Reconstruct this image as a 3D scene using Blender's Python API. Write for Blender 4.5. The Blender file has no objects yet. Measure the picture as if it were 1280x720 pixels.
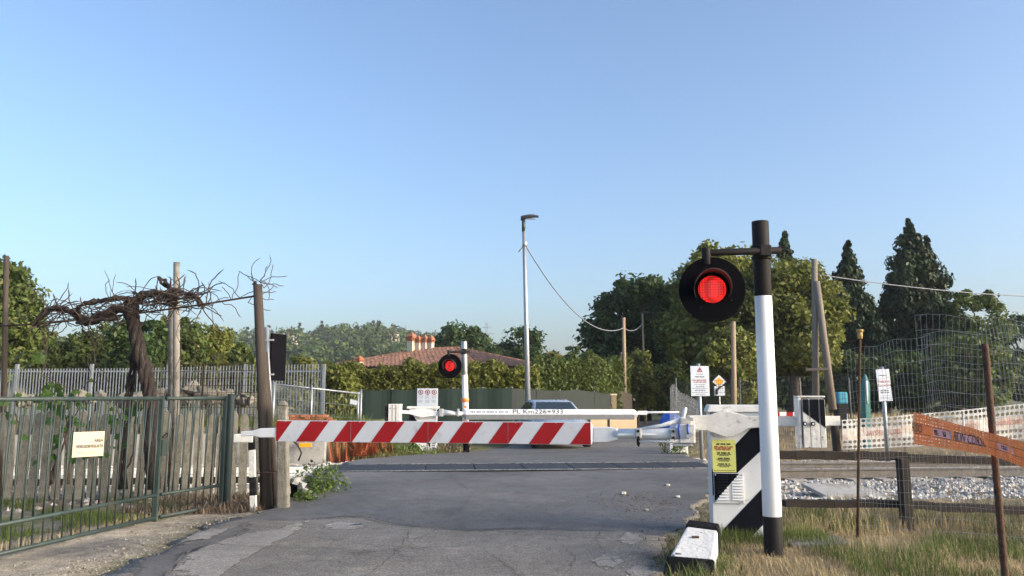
import bpy, math, random
import numpy as np
from mathutils import Vector, Matrix
R = math.radians
# ------------------------------------------------------------------ camera, world, sun, exposure
SC = bpy.context.scene
F, CH, TP = 1000.0, 1.55, 0.135            # focal length in px of a 1280 px wide picture, eye height, tan(pitch)
PIT = math.atan(TP); CP, SP = math.cos(PIT), math.sin(PIT)
cam = bpy.data.cameras.new('camera'); camo = bpy.data.objects.new('camera', cam)
SC.collection.objects.link(camo); SC.camera = camo
cam.sensor_width = 36; cam.lens = 36 * F / 1280; cam.clip_start = .1; cam.clip_end = 6000
camo.location = (0, 0, CH); camo.rotation_euler = (R(90) + PIT, 0, 0)
SUN_AZ, SUN_EL = 111.0, 17.0                # degrees clockwise from +Y (the view direction): low on the right
SUN_W, SKY_W, EXPO = 2.6, 0.14, 1.28
W = bpy.data.worlds.new('World'); SC.world = W; W.use_nodes = True
wn = W.node_tree.nodes; wl = W.node_tree.links
sky = wn.new('ShaderNodeTexSky'); sky.sky_type = 'NISHITA'; sky.sun_disc = False
sky.sun_elevation = R(SUN_EL); sky.sun_rotation = R(SUN_AZ)
sky.altitude = 50; sky.air_density = .95; sky.dust_density = 4.0; sky.ozone_density = 2.9
wl.new(sky.outputs[0], wn['Background'].inputs[0]); wn['Background'].inputs[1].default_value = SKY_W
sl = bpy.data.lights.new('sun', 'SUN'); sl.energy = SUN_W; sl.angle = R(38); sl.color = (1, .85, .66)
so = bpy.data.objects.new('sun', sl); SC.collection.objects.link(so); so.location = (20, -20, 40)
sd = Vector((math.sin(R(SUN_AZ)) * math.cos(R(SUN_EL)), math.cos(R(SUN_AZ)) * math.cos(R(SUN_EL)), math.sin(R(SUN_EL))))
so.rotation_euler = sd.to_track_quat('Z', 'Y').to_euler()
SC.view_settings.view_transform = 'Standard'; SC.view_settings.look = 'None'
SC.view_settings.exposure = EXPO; SC.view_settings.gamma = 1; SC.view_settings.use_curve_mapping = False
SC.cycles.transparent_max_bounces = 12; SC.cycles.max_bounces = 6; SC.cycles.volume_bounces = 0
SC.cycles.use_denoising = True
rnd = random.Random(7); NP = np.random.default_rng(11)

# ------------------------------------------------------------------ helpers
def at(px, py, Y):
    xc, yc = (px - 640) / F, (360 - py) / F
    k = Y / (CP - yc * SP)
    return Vector((xc * k, Y, CH + (SP + yc * CP) * k))
def sm(a, b, x):
    t = np.clip((np.asarray(x, float) - a) / (b - a), 0, 1); return t * t * (3 - 2 * t)
ROOT = {}
def tag(o, label=None, cat=None, group=None, kind=None):
    if label: o['label'] = label
    if cat: o['category'] = cat
    if group: o['group'] = group
    if kind: o['kind'] = kind
    return o
def thing(name, loc, label, cat, group=None):
    o = bpy.data.objects.new(name, None); SC.collection.objects.link(o); o.location = loc
    o.empty_display_size = .2; ROOT[o.name] = Vector(loc)
    return tag(o, label, cat, group)
def link(name, me, parent=None, loc=None, rot=None, scale=None):
    o = bpy.data.objects.new(name, me); SC.collection.objects.link(o)
    if parent is not None:
        o.parent = parent; ROOT[o.name] = ROOT.get(parent.name, Vector((0, 0, 0)))
    if loc is not None: o.location = loc
    if rot is not None: o.rotation_euler = rot
    if scale is not None: o.scale = scale
    return o
def basis(d, up=Vector((0, 0, 1))):
    d = d.normalized()
    if abs(d.dot(up)) > .98: up = Vector((0, 1, 0))
    a = d.cross(up).normalized(); b = a.cross(d).normalized()
    return a, b
class MB:
    def __init__(s): s.v = []; s.f = []; s.m = []; s.s = []
    def face(s, pts, m=0, sm_=False):
        n = len(s.v); s.v += [tuple(p) for p in pts]; s.f.append(tuple(range(n, n + len(pts)))); s.m.append(m); s.s.append(sm_); return s
    def hexa(s, p, m=0):
        n = len(s.v); s.v += [tuple(q) for q in p]
        for f in ((3, 2, 1, 0), (4, 5, 6, 7), (0, 1, 5, 4), (1, 2, 6, 5), (2, 3, 7, 6), (3, 0, 4, 7)):
            s.f.append(tuple(n + i for i in f)); s.m.append(m); s.s.append(False)
        return s
    def box(s, x0, x1, y0, y1, z0, z1, m=0):
        return s.hexa([(x0, y0, z0), (x1, y0, z0), (x1, y1, z0), (x0, y1, z0), (x0, y0, z1), (x1, y0, z1), (x1, y1, z1), (x0, y1, z1)], m)
    def obox(s, o, u, v, a, b, z, m=0):
        P = lambda A, B, Z: Vector((o[0], o[1], 0)) + u * A + v * B + Vector((0, 0, Z))
        return s.hexa([P(a[0], b[0], z[0]), P(a[1], b[0], z[0]), P(a[1], b[1], z[0]), P(a[0], b[1], z[0]),
                       P(a[0], b[0], z[1]), P(a[1], b[0], z[1]), P(a[1], b[1], z[1]), P(a[0], b[1], z[1])], m)
    def bar(s, p, q, w, h, m=0, up=Vector((0, 0, 1))):
        p, q = Vector(p), Vector(q); a, b = basis(q - p, up); a = a * w / 2; b = b * h / 2
        return s.hexa([p - a - b, p + a - b, p + a + b, p - a + b, q - a - b, q + a - b, q + a + b, q - a + b], m)
    def tube(s, pts, rad, n=8, m=0, cap=True, smooth=True):
        pts = [Vector(p) for p in pts]
        if not isinstance(rad, (list, tuple)): rad = [rad] * len(pts)
        base = len(s.v); a = None
        for i, p in enumerate(pts):
            d = pts[min(i + 1, len(pts) - 1)] - pts[max(i - 1, 0)]
            if d.length < 1e-9: d = Vector((0, 0, 1))
            d.normalize()
            if a is None: a, b = basis(d)
            else:
                a = (a - d * a.dot(d)); a = a.normalized() if a.length > 1e-6 else basis(d)[0]
                b = a.cross(d).normalized()
            for k in range(n):
                t = 2 * math.pi * k / n
                s.v.append(tuple(p + (a * math.cos(t) + b * math.sin(t)) * rad[i]))
        for i in range(len(pts) - 1):
            for k in range(n):
                k2 = (k + 1) % n
                s.f.append((base + i * n + k, base + i * n + k2, base + (i + 1) * n + k2, base + (i + 1) * n + k)); s.m.append(m); s.s.append(smooth)
        if cap:
            s.f.append(tuple(base + k for k in range(n))[::-1]); s.m.append(m); s.s.append(False)
            e = base + (len(pts) - 1) * n
            s.f.append(tuple(e + k for k in range(n))); s.m.append(m); s.s.append(False)
        return s
    def extrude(s, poly, d, m=0, mside=None):
        d = Vector(d); n = len(poly); P = [Vector(p) for p in poly]
        s.face(P, m); s.face([p + d for p in P][::-1], m)
        for i in range(n):
            j = (i + 1) % n; s.face([P[i], P[i] + d, P[j] + d, P[j]][::-1], m if mside is None else mside)
        return s
    def mesh(s, name, mats, off=None):
        me = bpy.data.meshes.new(name)
        v = s.v if off is None else [(a - off[0], b - off[1], c - off[2]) for a, b, c in s.v]
        me.from_pydata(v, [], s.f)
        for m in (mats if isinstance(mats, (list, tuple)) else [mats]): me.materials.append(m)
        me.polygons.foreach_set('material_index', s.m); me.polygons.foreach_set('use_smooth', s.s); me.update()
        return me
    def build(s, name, mats, parent=None, loc=None, bevel=0, local=False, recalc=True):
        """vertices are in world space; the object's origin goes to its thing's base"""
        off = None if local else (ROOT[parent.name] if parent is not None else (Vector(loc) if loc is not None else None))
        me = s.mesh(name, mats, off)
        if recalc:
            import bmesh
            bm = bmesh.new(); bm.from_mesh(me); bmesh.ops.remove_doubles(bm, verts=bm.verts, dist=1e-5)
            bmesh.ops.recalc_face_normals(bm, faces=bm.faces); bm.to_mesh(me); bm.free()
        o = link(name, me, parent, loc if parent is None else None)
        if parent is None and loc is not None: ROOT[o.name] = Vector(loc)
        if bevel:
            b = o.modifiers.new('bevel', 'BEVEL'); b.width = bevel; b.segments = 2; b.limit_method = 'ANGLE'; b.angle_limit = R(40)
        return o
def npmesh(name, V, Fq, mats, parent=None, loc=None, k=4, mi=None, smooth=False):
    """numpy mesh: V (n,3) world, Fq (m,k)"""
    off = ROOT[parent.name] if parent is not None else (Vector(loc) if loc is not None else Vector((0, 0, 0)))
    V = np.asarray(V, float) - np.array(off)
    me = bpy.data.meshes.new(name); me.vertices.add(len(V)); me.vertices.foreach_set('co', V.astype(np.float32).ravel())
    m = len(Fq); me.loops.add(m * k); me.loops.foreach_set('vertex_index', np.asarray(Fq, np.int32).ravel())
    me.polygons.add(m); me.polygons.foreach_set('loop_start', np.arange(0, m * k, k, dtype=np.int32))
    for q in (mats if isinstance(mats, (list, tuple)) else [mats]): me.materials.append(q)
    if mi is not None: me.polygons.foreach_set('material_index', np.asarray(mi, np.int32))
    me.polygons.foreach_set('use_smooth', np.full(m, smooth, bool))
    me.update(calc_edges=True); me.validate()
    o = link(name, me, parent, loc if parent is None else None)
    if parent is None: ROOT[o.name] = Vector(off)
    return o

# ------------------------------------------------------------------ materials
def mat(name, col, rough=.7, var=.18, scale=4, bump=0., bscale=30, metal=0., spec=.4, col2=None, c2scale=3, c2lo=.5, c2hi=.62, stretch=None, rvar=0.1, perobj=0.):
    m = bpy.data.materials.new(name); m.use_nodes = True; n = m.node_tree.nodes; l = m.node_tree.links
    b = n['Principled BSDF']; b.inputs['Metallic'].default_value = metal; b.inputs['Specular IOR Level'].default_value = spec
    tc = n.new('ShaderNodeTexCoord'); src = tc.outputs['Object']
    if stretch:
        mp = n.new('ShaderNodeMapping'); mp.inputs['Scale'].default_value = stretch; l.new(src, mp.inputs[0]); src = mp.outputs[0]
    nz = n.new('ShaderNodeTexNoise'); nz.inputs['Scale'].default_value = scale; nz.inputs['Detail'].default_value = 7; nz.inputs['Roughness'].default_value = .65
    l.new(src, nz.inputs['Vector'])
    mr = n.new('ShaderNodeMapRange'); mr.inputs[1].default_value = .3; mr.inputs[2].default_value = .7; mr.inputs[3].default_value = 1 - var; mr.inputs[4].default_value = 1 + var
    l.new(nz.outputs[0], mr.inputs[0]); fac = mr.outputs[0]
    if perobj:
        oi = n.new('ShaderNodeObjectInfo'); m2 = n.new('ShaderNodeMapRange'); m2.inputs[3].default_value = 1 - perobj; m2.inputs[4].default_value = 1 + perobj
        l.new(oi.outputs['Random'], m2.inputs[0]); mu = n.new('ShaderNodeMath'); mu.operation = 'MULTIPLY'; l.new(fac, mu.inputs[0]); l.new(m2.outputs[0], mu.inputs[1]); fac = mu.outputs[0]
    base = n.new('ShaderNodeRGB'); base.outputs[0].default_value = (*col, 1); cout = base.outputs[0]
    if col2:
        n2 = n.new('ShaderNodeTexNoise'); n2.inputs['Scale'].default_value = c2scale; n2.inputs['Detail'].default_value = 9; n2.inputs['Roughness'].default_value = .7
        l.new(src, n2.inputs['Vector'])
        r2 = n.new('ShaderNodeMapRange'); r2.inputs[1].default_value = c2lo; r2.inputs[2].default_value = c2hi; l.new(n2.outputs[0], r2.inputs[0])
        mx = n.new('ShaderNodeMix'); mx.data_type = 'RGBA'; l.new(r2.outputs[0], mx.inputs[0]); l.new(cout, mx.inputs[6]); mx.inputs[7].default_value = (*col2, 1); cout = mx.outputs[2]
    vm = n.new('ShaderNodeVectorMath'); vm.operation = 'SCALE'; l.new(cout, vm.inputs[0]); l.new(fac, vm.inputs['Scale'])
    l.new(vm.outputs[0], b.inputs['Base Color'])
    rr = n.new('ShaderNodeMapRange'); rr.inputs[1].default_value = .3; rr.inputs[2].default_value = .7; rr.inputs[3].default_value = max(.03, rough - rvar); rr.inputs[4].default_value = min(1, rough + rvar)
    l.new(nz.outputs[0], rr.inputs[0]); l.new(rr.outputs[0], b.inputs['Roughness'])
    if bump:
        nb = n.new('ShaderNodeTexNoise'); nb.inputs['Scale'].default_value = bscale; nb.inputs['Detail'].default_value = 6; l.new(src, nb.inputs['Vector'])
        bp = n.new('ShaderNodeBump'); bp.inputs['Strength'].default_value = bump; bp.inputs['Distance'].default_value = .02; l.new(nb.outputs[0], bp.inputs['Height']); l.new(bp.outputs[0], b.inputs['Normal'])
    return m
def leafmat(name, c1, c2, c3=None, trans=.35, rough=.55, ns=.6, amp=.25):
    m = bpy.data.materials.new(name); m.use_nodes = True; n = m.node_tree.nodes; l = m.node_tree.links
    b = n['Principled BSDF']; b.inputs['Roughness'].default_value = rough; b.inputs['Specular IOR Level'].default_value = .3
    g = n.new('ShaderNodeNewGeometry'); cr = n.new('ShaderNodeValToRGB'); e = cr.color_ramp.elements
    e[0].color = (*c1, 1); e[1].color = (*c2, 1)
    if c3: x = e.new(.93); x.color = (*c2, 1); e[-1].position = 1; e[-1].color = (*c3, 1)
    l.new(g.outputs['Random Per Island'], cr.inputs[0])
    tc = n.new('ShaderNodeTexCoord'); nz = n.new('ShaderNodeTexNoise'); nz.inputs['Scale'].default_value = ns; nz.inputs['Detail'].default_value = 3; l.new(tc.outputs['Object'], nz.inputs['Vector'])
    mr = n.new('ShaderNodeMapRange'); mr.inputs[1].default_value = .35; mr.inputs[2].default_value = .65; mr.inputs[3].default_value = 1 - amp; mr.inputs[4].default_value = 1 + amp; l.new(nz.outputs[0], mr.inputs[0])
    vm = n.new('ShaderNodeVectorMath'); vm.operation = 'SCALE'; l.new(cr.outputs[0], vm.inputs[0]); l.new(mr.outputs[0], vm.inputs['Scale'])
    l.new(vm.outputs[0], b.inputs['Base Color'])
    t = n.new('ShaderNodeBsdfTranslucent'); l.new(vm.outputs[0], t.inputs[0])
    mx = n.new('ShaderNodeMixShader'); mx.inputs[0].default_value = trans; l.new(b.outputs[0], mx.inputs[1]); l.new(t.outputs[0], mx.inputs[2])
    l.new(mx.outputs[0], n['Material Output'].inputs[0]); return m

M = {}
M['white'] = mat('white_paint', (.74, .75, .76), .45, .08, 3, .05, 40, col2=(.42, .39, .34), c2scale=5, c2lo=.6, c2hi=.72)
M['white_dirty'] = mat('dirty_white_paint', (.66, .65, .62), .6, .15, 6, .15, 40, col2=(.26, .24, .21), c2scale=9, c2lo=.56, c2hi=.68)
M['white_clean'] = mat('clean_white_paint', (.80, .81, .83), .4, .05, 3, .05, 40, col2=(.45, .43, .40), c2scale=11, c2lo=.66, c2hi=.72)
M['black'] = mat('black_paint', (.005, .006, .011), .6, .3, 5, .06, 40, spec=.12)
M['black_matt'] = mat('matt_black', (.004, .004, .006), .75, .3, 5, .05, 40, spec=.05)
M['black_worn'] = mat('worn_black_paint', (.010, .010, .012), .8, .3, 8, .4, 30, spec=.15, col2=(.07, .066, .062), c2scale=8, c2lo=.55, c2hi=.66)
M['white_chip'] = mat('chipped_white_paint', (.66, .65, .62), .8, .12, 9, .5, 26, col2=(.05, .05, .05), c2scale=7, c2lo=.60, c2hi=.64)
M['red'] = mat('red_reflective', (.33, .005, .008), .42, .12, 3, .03, 60, col2=(.25, .02, .02), c2scale=6, c2lo=.62, c2hi=.8)
M['refl'] = mat('white_reflective', (.60, .62, .65), .42, .08, 3, .03, 60, col2=(.40, .39, .37), c2scale=5, c2lo=.58, c2hi=.78)
M['galv'] = mat('galvanised_steel', (.36, .38, .40), .45, .12, 8, .05, 40, metal=.6)
M['alu'] = mat('dull_grey_metal', (.42, .43, .44), .5, .14, 10, .05, 40, metal=.3)
M['dark_iron'] = mat('dark_iron', (.018, .0165, .0165), .65, .3, 9, .15, 30, spec=.15)
M['rust'] = mat('rust', (.075, .040, .025), .9, .35, 14, .5, 40, col2=(.035, .022, .016), c2scale=12)
M['green'] = mat('green_painted_iron', (.032, .050, .046), .55, .25, 8, .12, 40, col2=(.13, .075, .05), c2scale=6, c2lo=.60, c2hi=.72)
M['wood_old'] = mat('weathered_wood', (.066, .052, .042), .9, .35, 6, .7, 30, stretch=(6, 6, .5), col2=(.04, .033, .028), c2scale=3)
M['wood_pole'] = mat('utility_pole_wood', (.30, .22, .15), .85, .25, 6, .4, 30, stretch=(6, 6, .4))
M['wood_pole_old'] = mat('grey_pole_wood', (.20, .17, .14), .85, .25, 6, .4, 30, stretch=(6, 6, .4))
M['sleeper_wood'] = mat('dark_tarred_wood', (.026, .020, .017), .9, .4, 7, .7, 30, stretch=(1, 5, 5), col2=(.10, .085, .075), c2scale=7, c2lo=.60, c2hi=.74)
M['concrete'] = mat('concrete', (.33, .325, .31), .9, .16, 3, .35, 40, col2=(.20, .19, .175), c2scale=2.2)
M['concrete_old'] = mat('lichened_concrete', (.20, .187, .155), .95, .22, 8, .6, 40, col2=(.12, .115, .09), c2scale=6, c2lo=.48, c2hi=.62, perobj=.22)
M['post_grey'] = mat('grey_post_concrete', (.22, .205, .18), .9, .2, 6, .4, 30, col2=(.13, .12, .105), c2scale=4)
M['bark'] = mat('vine_bark', (.034, .025, .022), .95, .5, 10, 1.0, 26, stretch=(5, 5, .7), col2=(.14, .115, .105), c2scale=8, c2lo=.55, c2hi=.68)
M['twig'] = mat('dry_twig', (.065, .047, .038), .9, .3, 8)
M['trunk'] = mat('tree_bark', (.10, .08, .06), .95, .35, 4, .7, 12, stretch=(3, 3, .6))
M['rail_white'] = mat('white_painted_rail', (.78, .78, .76), .6, .08, 5, .1, 40, col2=(.40, .33, .27), c2scale=4, c2lo=.60, c2hi=.75)
M['rail_top'] = mat('polished_rail_head', (.45, .44, .43), .28, .1, 8, metal=.9)
M['rail_rust'] = mat('dusty_rail_side', (.14, .125, .11), .85, .3, 9, .3, 40)
M['sleeper'] = mat('concrete_sleeper', (.30, .28, .255), .9, .2, 5, .3, 40)
STONE = 1
M['rubber'] = mat('black_rubber', (.022, .023, .027), .65, .2, 6, .2, 60)
M['orange'] = mat('orange_plastic', (.95, .235, .05), .5, .1, 6)
M['orange_dk'] = mat('faded_orange_net', (.30, .075, .03), .7, .25, 8)
M['pink'] = mat('faded_pink_print', (.85, .40, .40), .55, .08, 6)
M['white_net'] = mat('white_net_plastic', (.31, .32, .33), .6, .1, 6)
M['orange_pale'] = mat('pale_orange_print', (.34, .27, .235), .6, .25, 6, col2=(.40, .40, .40), c2scale=3, c2lo=.42, c2hi=.6)
M['sign_white'] = mat('white_sign_plate', (.66, .70, .76), .4, .05, 4)
M['sign_yellow'] = mat('yellow_notice', (.70, .70, .20), .5, .08, 5)
M['sign_cream'] = mat('cream_plastic_sign', (.46, .41, .30), .55, .05, 5)
M['ink'] = mat('black_ink', (.03, .03, .035), .6, .05)
M['ink_grey'] = mat('grey_ink', (.20, .21, .25), .6, .05)
M['ink_red'] = mat('red_ink', (.40, .05, .05), .6, .05)
M['blue'] = mat('blue_plastic', (.02, .09, .42), .45, .1, 5)
M['teal'] = mat('teal_plastic', (.02, .14, .135), .5, .12, 5)
M['cyan'] = mat('light_blue_plastic', (.06, .30, .42), .5, .12, 5)
M['amber'] = mat('amber_sign', (.80, .38, .02), .45, .05)
M['screen_green'] = mat('green_shade_cloth', (.019, .034, .030), .85, .14, 1.5, .2, 60, stretch=(1, 1, 3), spec=.2)
M['screen_grey'] = mat('grey_green_shade_cloth', (.030, .037, .034), .85, .14, 1.5, .2, 60, spec=.2)
M['plaster'] = mat('warm_plaster', (.33, .25, .165), .9, .1, 2, .1, 20)
M['plaster_wht'] = mat('pale_plaster', (.66, .58, .46), .9, .1, 2, .1, 20)
M['terracotta'] = mat('terracotta', (.40, .16, .08), .85, .25, 5, .2, 20)
M['tile'] = mat('roof_tile', (.27, .145, .10), .9, .4, 2.2, .2, 10, col2=(.11, .070, .058), c2scale=1.6)
M['tile_bed'] = mat('dark_tile_channel', (.05, .03, .024), .95, .3, 3)
M['brick'] = mat('brick', (.36, .14, .075), .9, .25, 8, .3, 30, perobj=.2)
M['glass'] = mat('window_glass', (.02, .03, .04), .08, .05, 3, spec=.8)
M['car_paint'] = mat('car_paint_grey_blue', (.34, .39, .46), .25, .04, 2, metal=.3, spec=.6)
M['tyre'] = mat('tyre_rubber', (.015, .015, .016), .85, .1)
M['chrome'] = mat('chrome', (.6, .6, .62), .2, .05, metal=1.)
M['lens_clear'] = mat('headlamp_glass', (.5, .52, .55), .12, .05, spec=.8)
M['cable'] = mat('black_cable', (.02, .02, .02), .6, .1)
M['lamp_head'] = mat('street_lamp_casing', (.05, .055, .065), .4, .1)
M['brown_cloth'] = mat('brown_screen', (.075, .062, .05), .9, .15, 4)
M['wire'] = mat('galvanised_wire', (.34, .36, .35), .5, .25, 6, metal=.4)
M['wire_dark'] = mat('dark_wire', (.10, .105, .10), .6, .2, 6)
M['hatch'] = mat('cast_iron_cover', (.13, .13, .13), .8, .2, 9, .3, 50)
M['yellow_cap'] = mat('yellow_plastic_cap', (.34, .24, .09), .6, .15)
M['window_dark'] = mat('dark_opening', (.03, .025, .02), .7, .1)
L1 = leafmat('leaf_deep_green', (.030, .058, .016), (.075, .120, .032))
L2 = leafmat('leaf_yellow_green', (.095, .118, .022), (.20, .215, .044), (.28, .27, .09))
L3 = leafmat('leaf_mid_green', (.055, .088, .020), (.12, .155, .036), (.21, .20, .07))
LC = leafmat('cypress_scale_leaf', (.012, .028, .010), (.040, .062, .018), trans=.12)
LH = leafmat('hedge_leaf', (.085, .105, .018), (.19, .20, .036), (.24, .20, .06))
LF = leafmat('far_wood_leaf', (.026, .058, .014), (.085, .120, .028), (.13, .15, .04), trans=.2, ns=.11, amp=.55)
LV = leafmat('vine_leaf', (.03, .075, .014), (.09, .16, .03), trans=.4)
LG = leafmat('grass_green', (.055, .085, .018), (.13, .17, .04), trans=.3)
LD = leafmat('grass_dry', (.28, .215, .115), (.55, .45, .27), trans=.25, rough=.8)
LW = leafmat('weed_leaf', (.06, .11, .02), (.16, .22, .05), trans=.35)
LDB = leafmat('dead_leaf', (.09, .065, .045), (.26, .20, .14), trans=.15, rough=.85)

M['stone'] = leafmat('ballast_stone', (.24, .22, .195), (.58, .55, .51), trans=0., rough=.9)
M['grit'] = leafmat('road_grit', (.11, .10, .085), (.30, .27, .23), trans=0., rough=.95)
def asphalt(name, col, spk, crack, bump=.5):
    m = bpy.data.materials.new(name); m.use_nodes = True; n = m.node_tree.nodes; l = m.node_tree.links
    b = n['Principled BSDF']; tc = n.new('ShaderNodeTexCoord'); src = tc.outputs['Object']
    def noise(s, d=8, r=.6):
        q = n.new('ShaderNodeTexNoise'); q.inputs['Scale'].default_value = s; q.inputs['Detail'].default_value = d; q.inputs['Roughness'].default_value = r; l.new(src, q.inputs['Vector']); return q.outputs[0]
    def rng(x, a, b_, c, d):
        q = n.new('ShaderNodeMapRange'); q.inputs[1].default_value = a; q.inputs[2].default_value = b_; q.inputs[3].default_value = c; q.inputs[4].default_value = d; l.new(x, q.inputs[0]); return q.outputs[0]
    def mul(x, y):
        q = n.new('ShaderNodeMath'); q.operation = 'MULTIPLY'; l.new(x, q.inputs[0]); l.new(y, q.inputs[1]); return q.outputs[0]
    big = rng(noise(.55, 6), .3, .7, .72, 1.3); mid = rng(noise(6, 8), .3, .7, .82, 1.18); fine = mul(rng(noise(150, 2, .7), .3, .7, 1 - spk, 1 + spk), rng(noise(48, 2, .8), .32, .68, 1 - spk * .8, 1 + spk * .8))
    f = mul(mul(big, mid), fine)
    vo = n.new('ShaderNodeTexVoronoi'); vo.feature = 'DISTANCE_TO_EDGE'; vo.inputs['Scale'].default_value = .42
    nv = n.new('ShaderNodeTexNoise'); nv.inputs['Scale'].default_value = 2.5; nv.inputs['Detail'].default_value = 8; l.new(src, nv.inputs['Vector'])
    ad = n.new('ShaderNodeVectorMath'); ad.operation = 'MULTIPLY_ADD'; ad.inputs[1].default_value = (.5, .5, .5); l.new(nv.outputs['Color'], ad.inputs[0]); l.new(src, ad.inputs[2]); l.new(ad.outputs[0], vo.inputs['Vector'])
    ck = rng(vo.outputs['Distance'], 0, .008, 1 - crack, 1); f = mul(f, ck)
    base = n.new('ShaderNodeRGB'); base.outputs[0].default_value = (*col, 1)
    st = rng(noise(1.3, 9, .7), .56, .75, 0, .55)
    mx = n.new('ShaderNodeMix'); mx.data_type = 'RGBA'; l.new(st, mx.inputs[0]); l.new(base.outputs[0], mx.inputs[6]); mx.inputs[7].default_value = (col[0] * 1.75, col[1] * 1.65, col[2] * 1.5, 1)
    vm = n.new('ShaderNodeVectorMath'); vm.operation = 'SCALE'; l.new(mx.outputs[2], vm.inputs[0]); l.new(f, vm.inputs['Scale']); l.new(vm.outputs[0], b.inputs['Base Color'])
    l.new(rng(noise(2), .3, .7, .62, .88), b.inputs['Roughness']); b.inputs['Specular IOR Level'].default_value = .35
    bp = n.new('ShaderNodeBump'); bp.inputs['Strength'].default_value = bump; bp.inputs['Distance'].default_value = .012; l.new(noise(90, 3), bp.inputs['Height']); l.new(bp.outputs[0], b.inputs['Normal'])
    return m
M['asphalt_old'] = asphalt('old_asphalt', (.178, .165, .147), .6, .35, .9)
M['asphalt_new'] = asphalt('resurfaced_asphalt', (.116, .114, .112), .38, .12, .6)
def ragged(m):
    n = m.node_tree.nodes; l = m.node_tree.links; a = n.new('ShaderNodeAttribute'); a.attribute_name = 'edge'
    tc = n.new('ShaderNodeTexCoord'); q = n.new('ShaderNodeTexNoise'); q.inputs['Scale'].default_value = 5; q.inputs['Detail'].default_value = 9; q.inputs['Roughness'].default_value = .72; l.new(tc.outputs['Object'], q.inputs['Vector'])
    m1 = n.new('ShaderNodeMath'); m1.operation = 'MULTIPLY_ADD'; m1.inputs[1].default_value = 1.1; l.new(a.outputs['Fac'], m1.inputs[0]); l.new(q.outputs[0], m1.inputs[2])
    r = n.new('ShaderNodeMapRange'); r.inputs[1].default_value = .60; r.inputs[2].default_value = .72; l.new(m1.outputs[0], r.inputs[0]); l.new(r.outputs[0], n['Principled BSDF'].inputs['Alpha']); return m
M['patch_pale'] = asphalt('worn_pale_concrete', (.25, .235, .215), .45, .6, .9); ragged(M['patch_pale'])
M['patch_dark'] = asphalt('dark_asphalt_patch', (.115, .112, .108), .4, .3, .8); ragged(M['patch_dark'])

def groundmat():
    m = bpy.data.materials.new('ground_soil'); m.use_nodes = True; n = m.node_tree.nodes; l = m.node_tree.links
    b = n['Principled BSDF']; b.inputs['Roughness'].default_value = .95; b.inputs['Specular IOR Level'].default_value = .1
    a = n.new('ShaderNodeAttribute'); a.attribute_name = 'soil'; tc = n.new('ShaderNodeTexCoord'); out = None
    f = None
    for s, v in ((.9, .25), (7, .3), (60, .35)):
        q = n.new('ShaderNodeTexNoise'); q.inputs['Scale'].default_value = s; q.inputs['Detail'].default_value = 6; l.new(tc.outputs['Object'], q.inputs['Vector'])
        r = n.new('ShaderNodeMapRange'); r.inputs[1].default_value = .3; r.inputs[2].default_value = .7; r.inputs[3].default_value = 1 - v; r.inputs[4].default_value = 1 + v; l.new(q.outputs[0], r.inputs[0])
        if f is None: f = r.outputs[0]
        else:
            mu = n.new('ShaderNodeMath'); mu.operation = 'MULTIPLY'; l.new(f, mu.inputs[0]); l.new(r.outputs[0], mu.inputs[1]); f = mu.outputs[0]
        bh = q.outputs[0]
    vm = n.new('ShaderNodeVectorMath'); vm.operation = 'SCALE'; l.new(a.outputs['Color'], vm.inputs[0]); l.new(f, vm.inputs['Scale']); l.new(vm.outputs[0], b.inputs['Base Color'])
    bp = n.new('ShaderNodeBump'); bp.inputs['Strength'].default_value = .7; bp.inputs['Distance'].default_value = .03; l.new(bh, bp.inputs['Height']); l.new(bp.outputs[0], b.inputs['Normal'])
    return m
M['ground'] = groundmat()

def lens_mat(strength):
    m = bpy.data.materials.new('red_led_lens'); m.use_nodes = True; n = m.node_tree.nodes; l = m.node_tree.links
    b = n['Principled BSDF']; b.inputs['Base Color'].default_value = (.5, .01, .01, 1); b.inputs['Roughness'].default_value = .3
    tc = n.new('ShaderNodeTexCoord'); vo = n.new('ShaderNodeTexVoronoi'); vo.inputs['Scale'].default_value = 40; vo.inputs['Randomness'].default_value = .0; l.new(tc.outputs['Object'], vo.inputs['Vector'])
    r = n.new('ShaderNodeMapRange'); r.inputs[1].default_value = .12; r.inputs[2].default_value = .55; r.inputs[3].default_value = 1.5; r.inputs[4].default_value = .22; l.new(vo.outputs['Distance'], r.inputs[0])
    mu = n.new('ShaderNodeMath'); mu.operation = 'MULTIPLY'; mu.inputs[1].default_value = strength; l.new(r.outputs[0], mu.inputs[0])
    b.inputs['Emission Color'].default_value = (1, .028, .022, 1); l.new(mu.outputs[0], b.inputs['Emission Strength']); return m
M['lens'] = lens_mat(.5)
M['visor'] = mat('grey_visor_enamel', (.055, .05, .052), .4, .2, 6)

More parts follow.
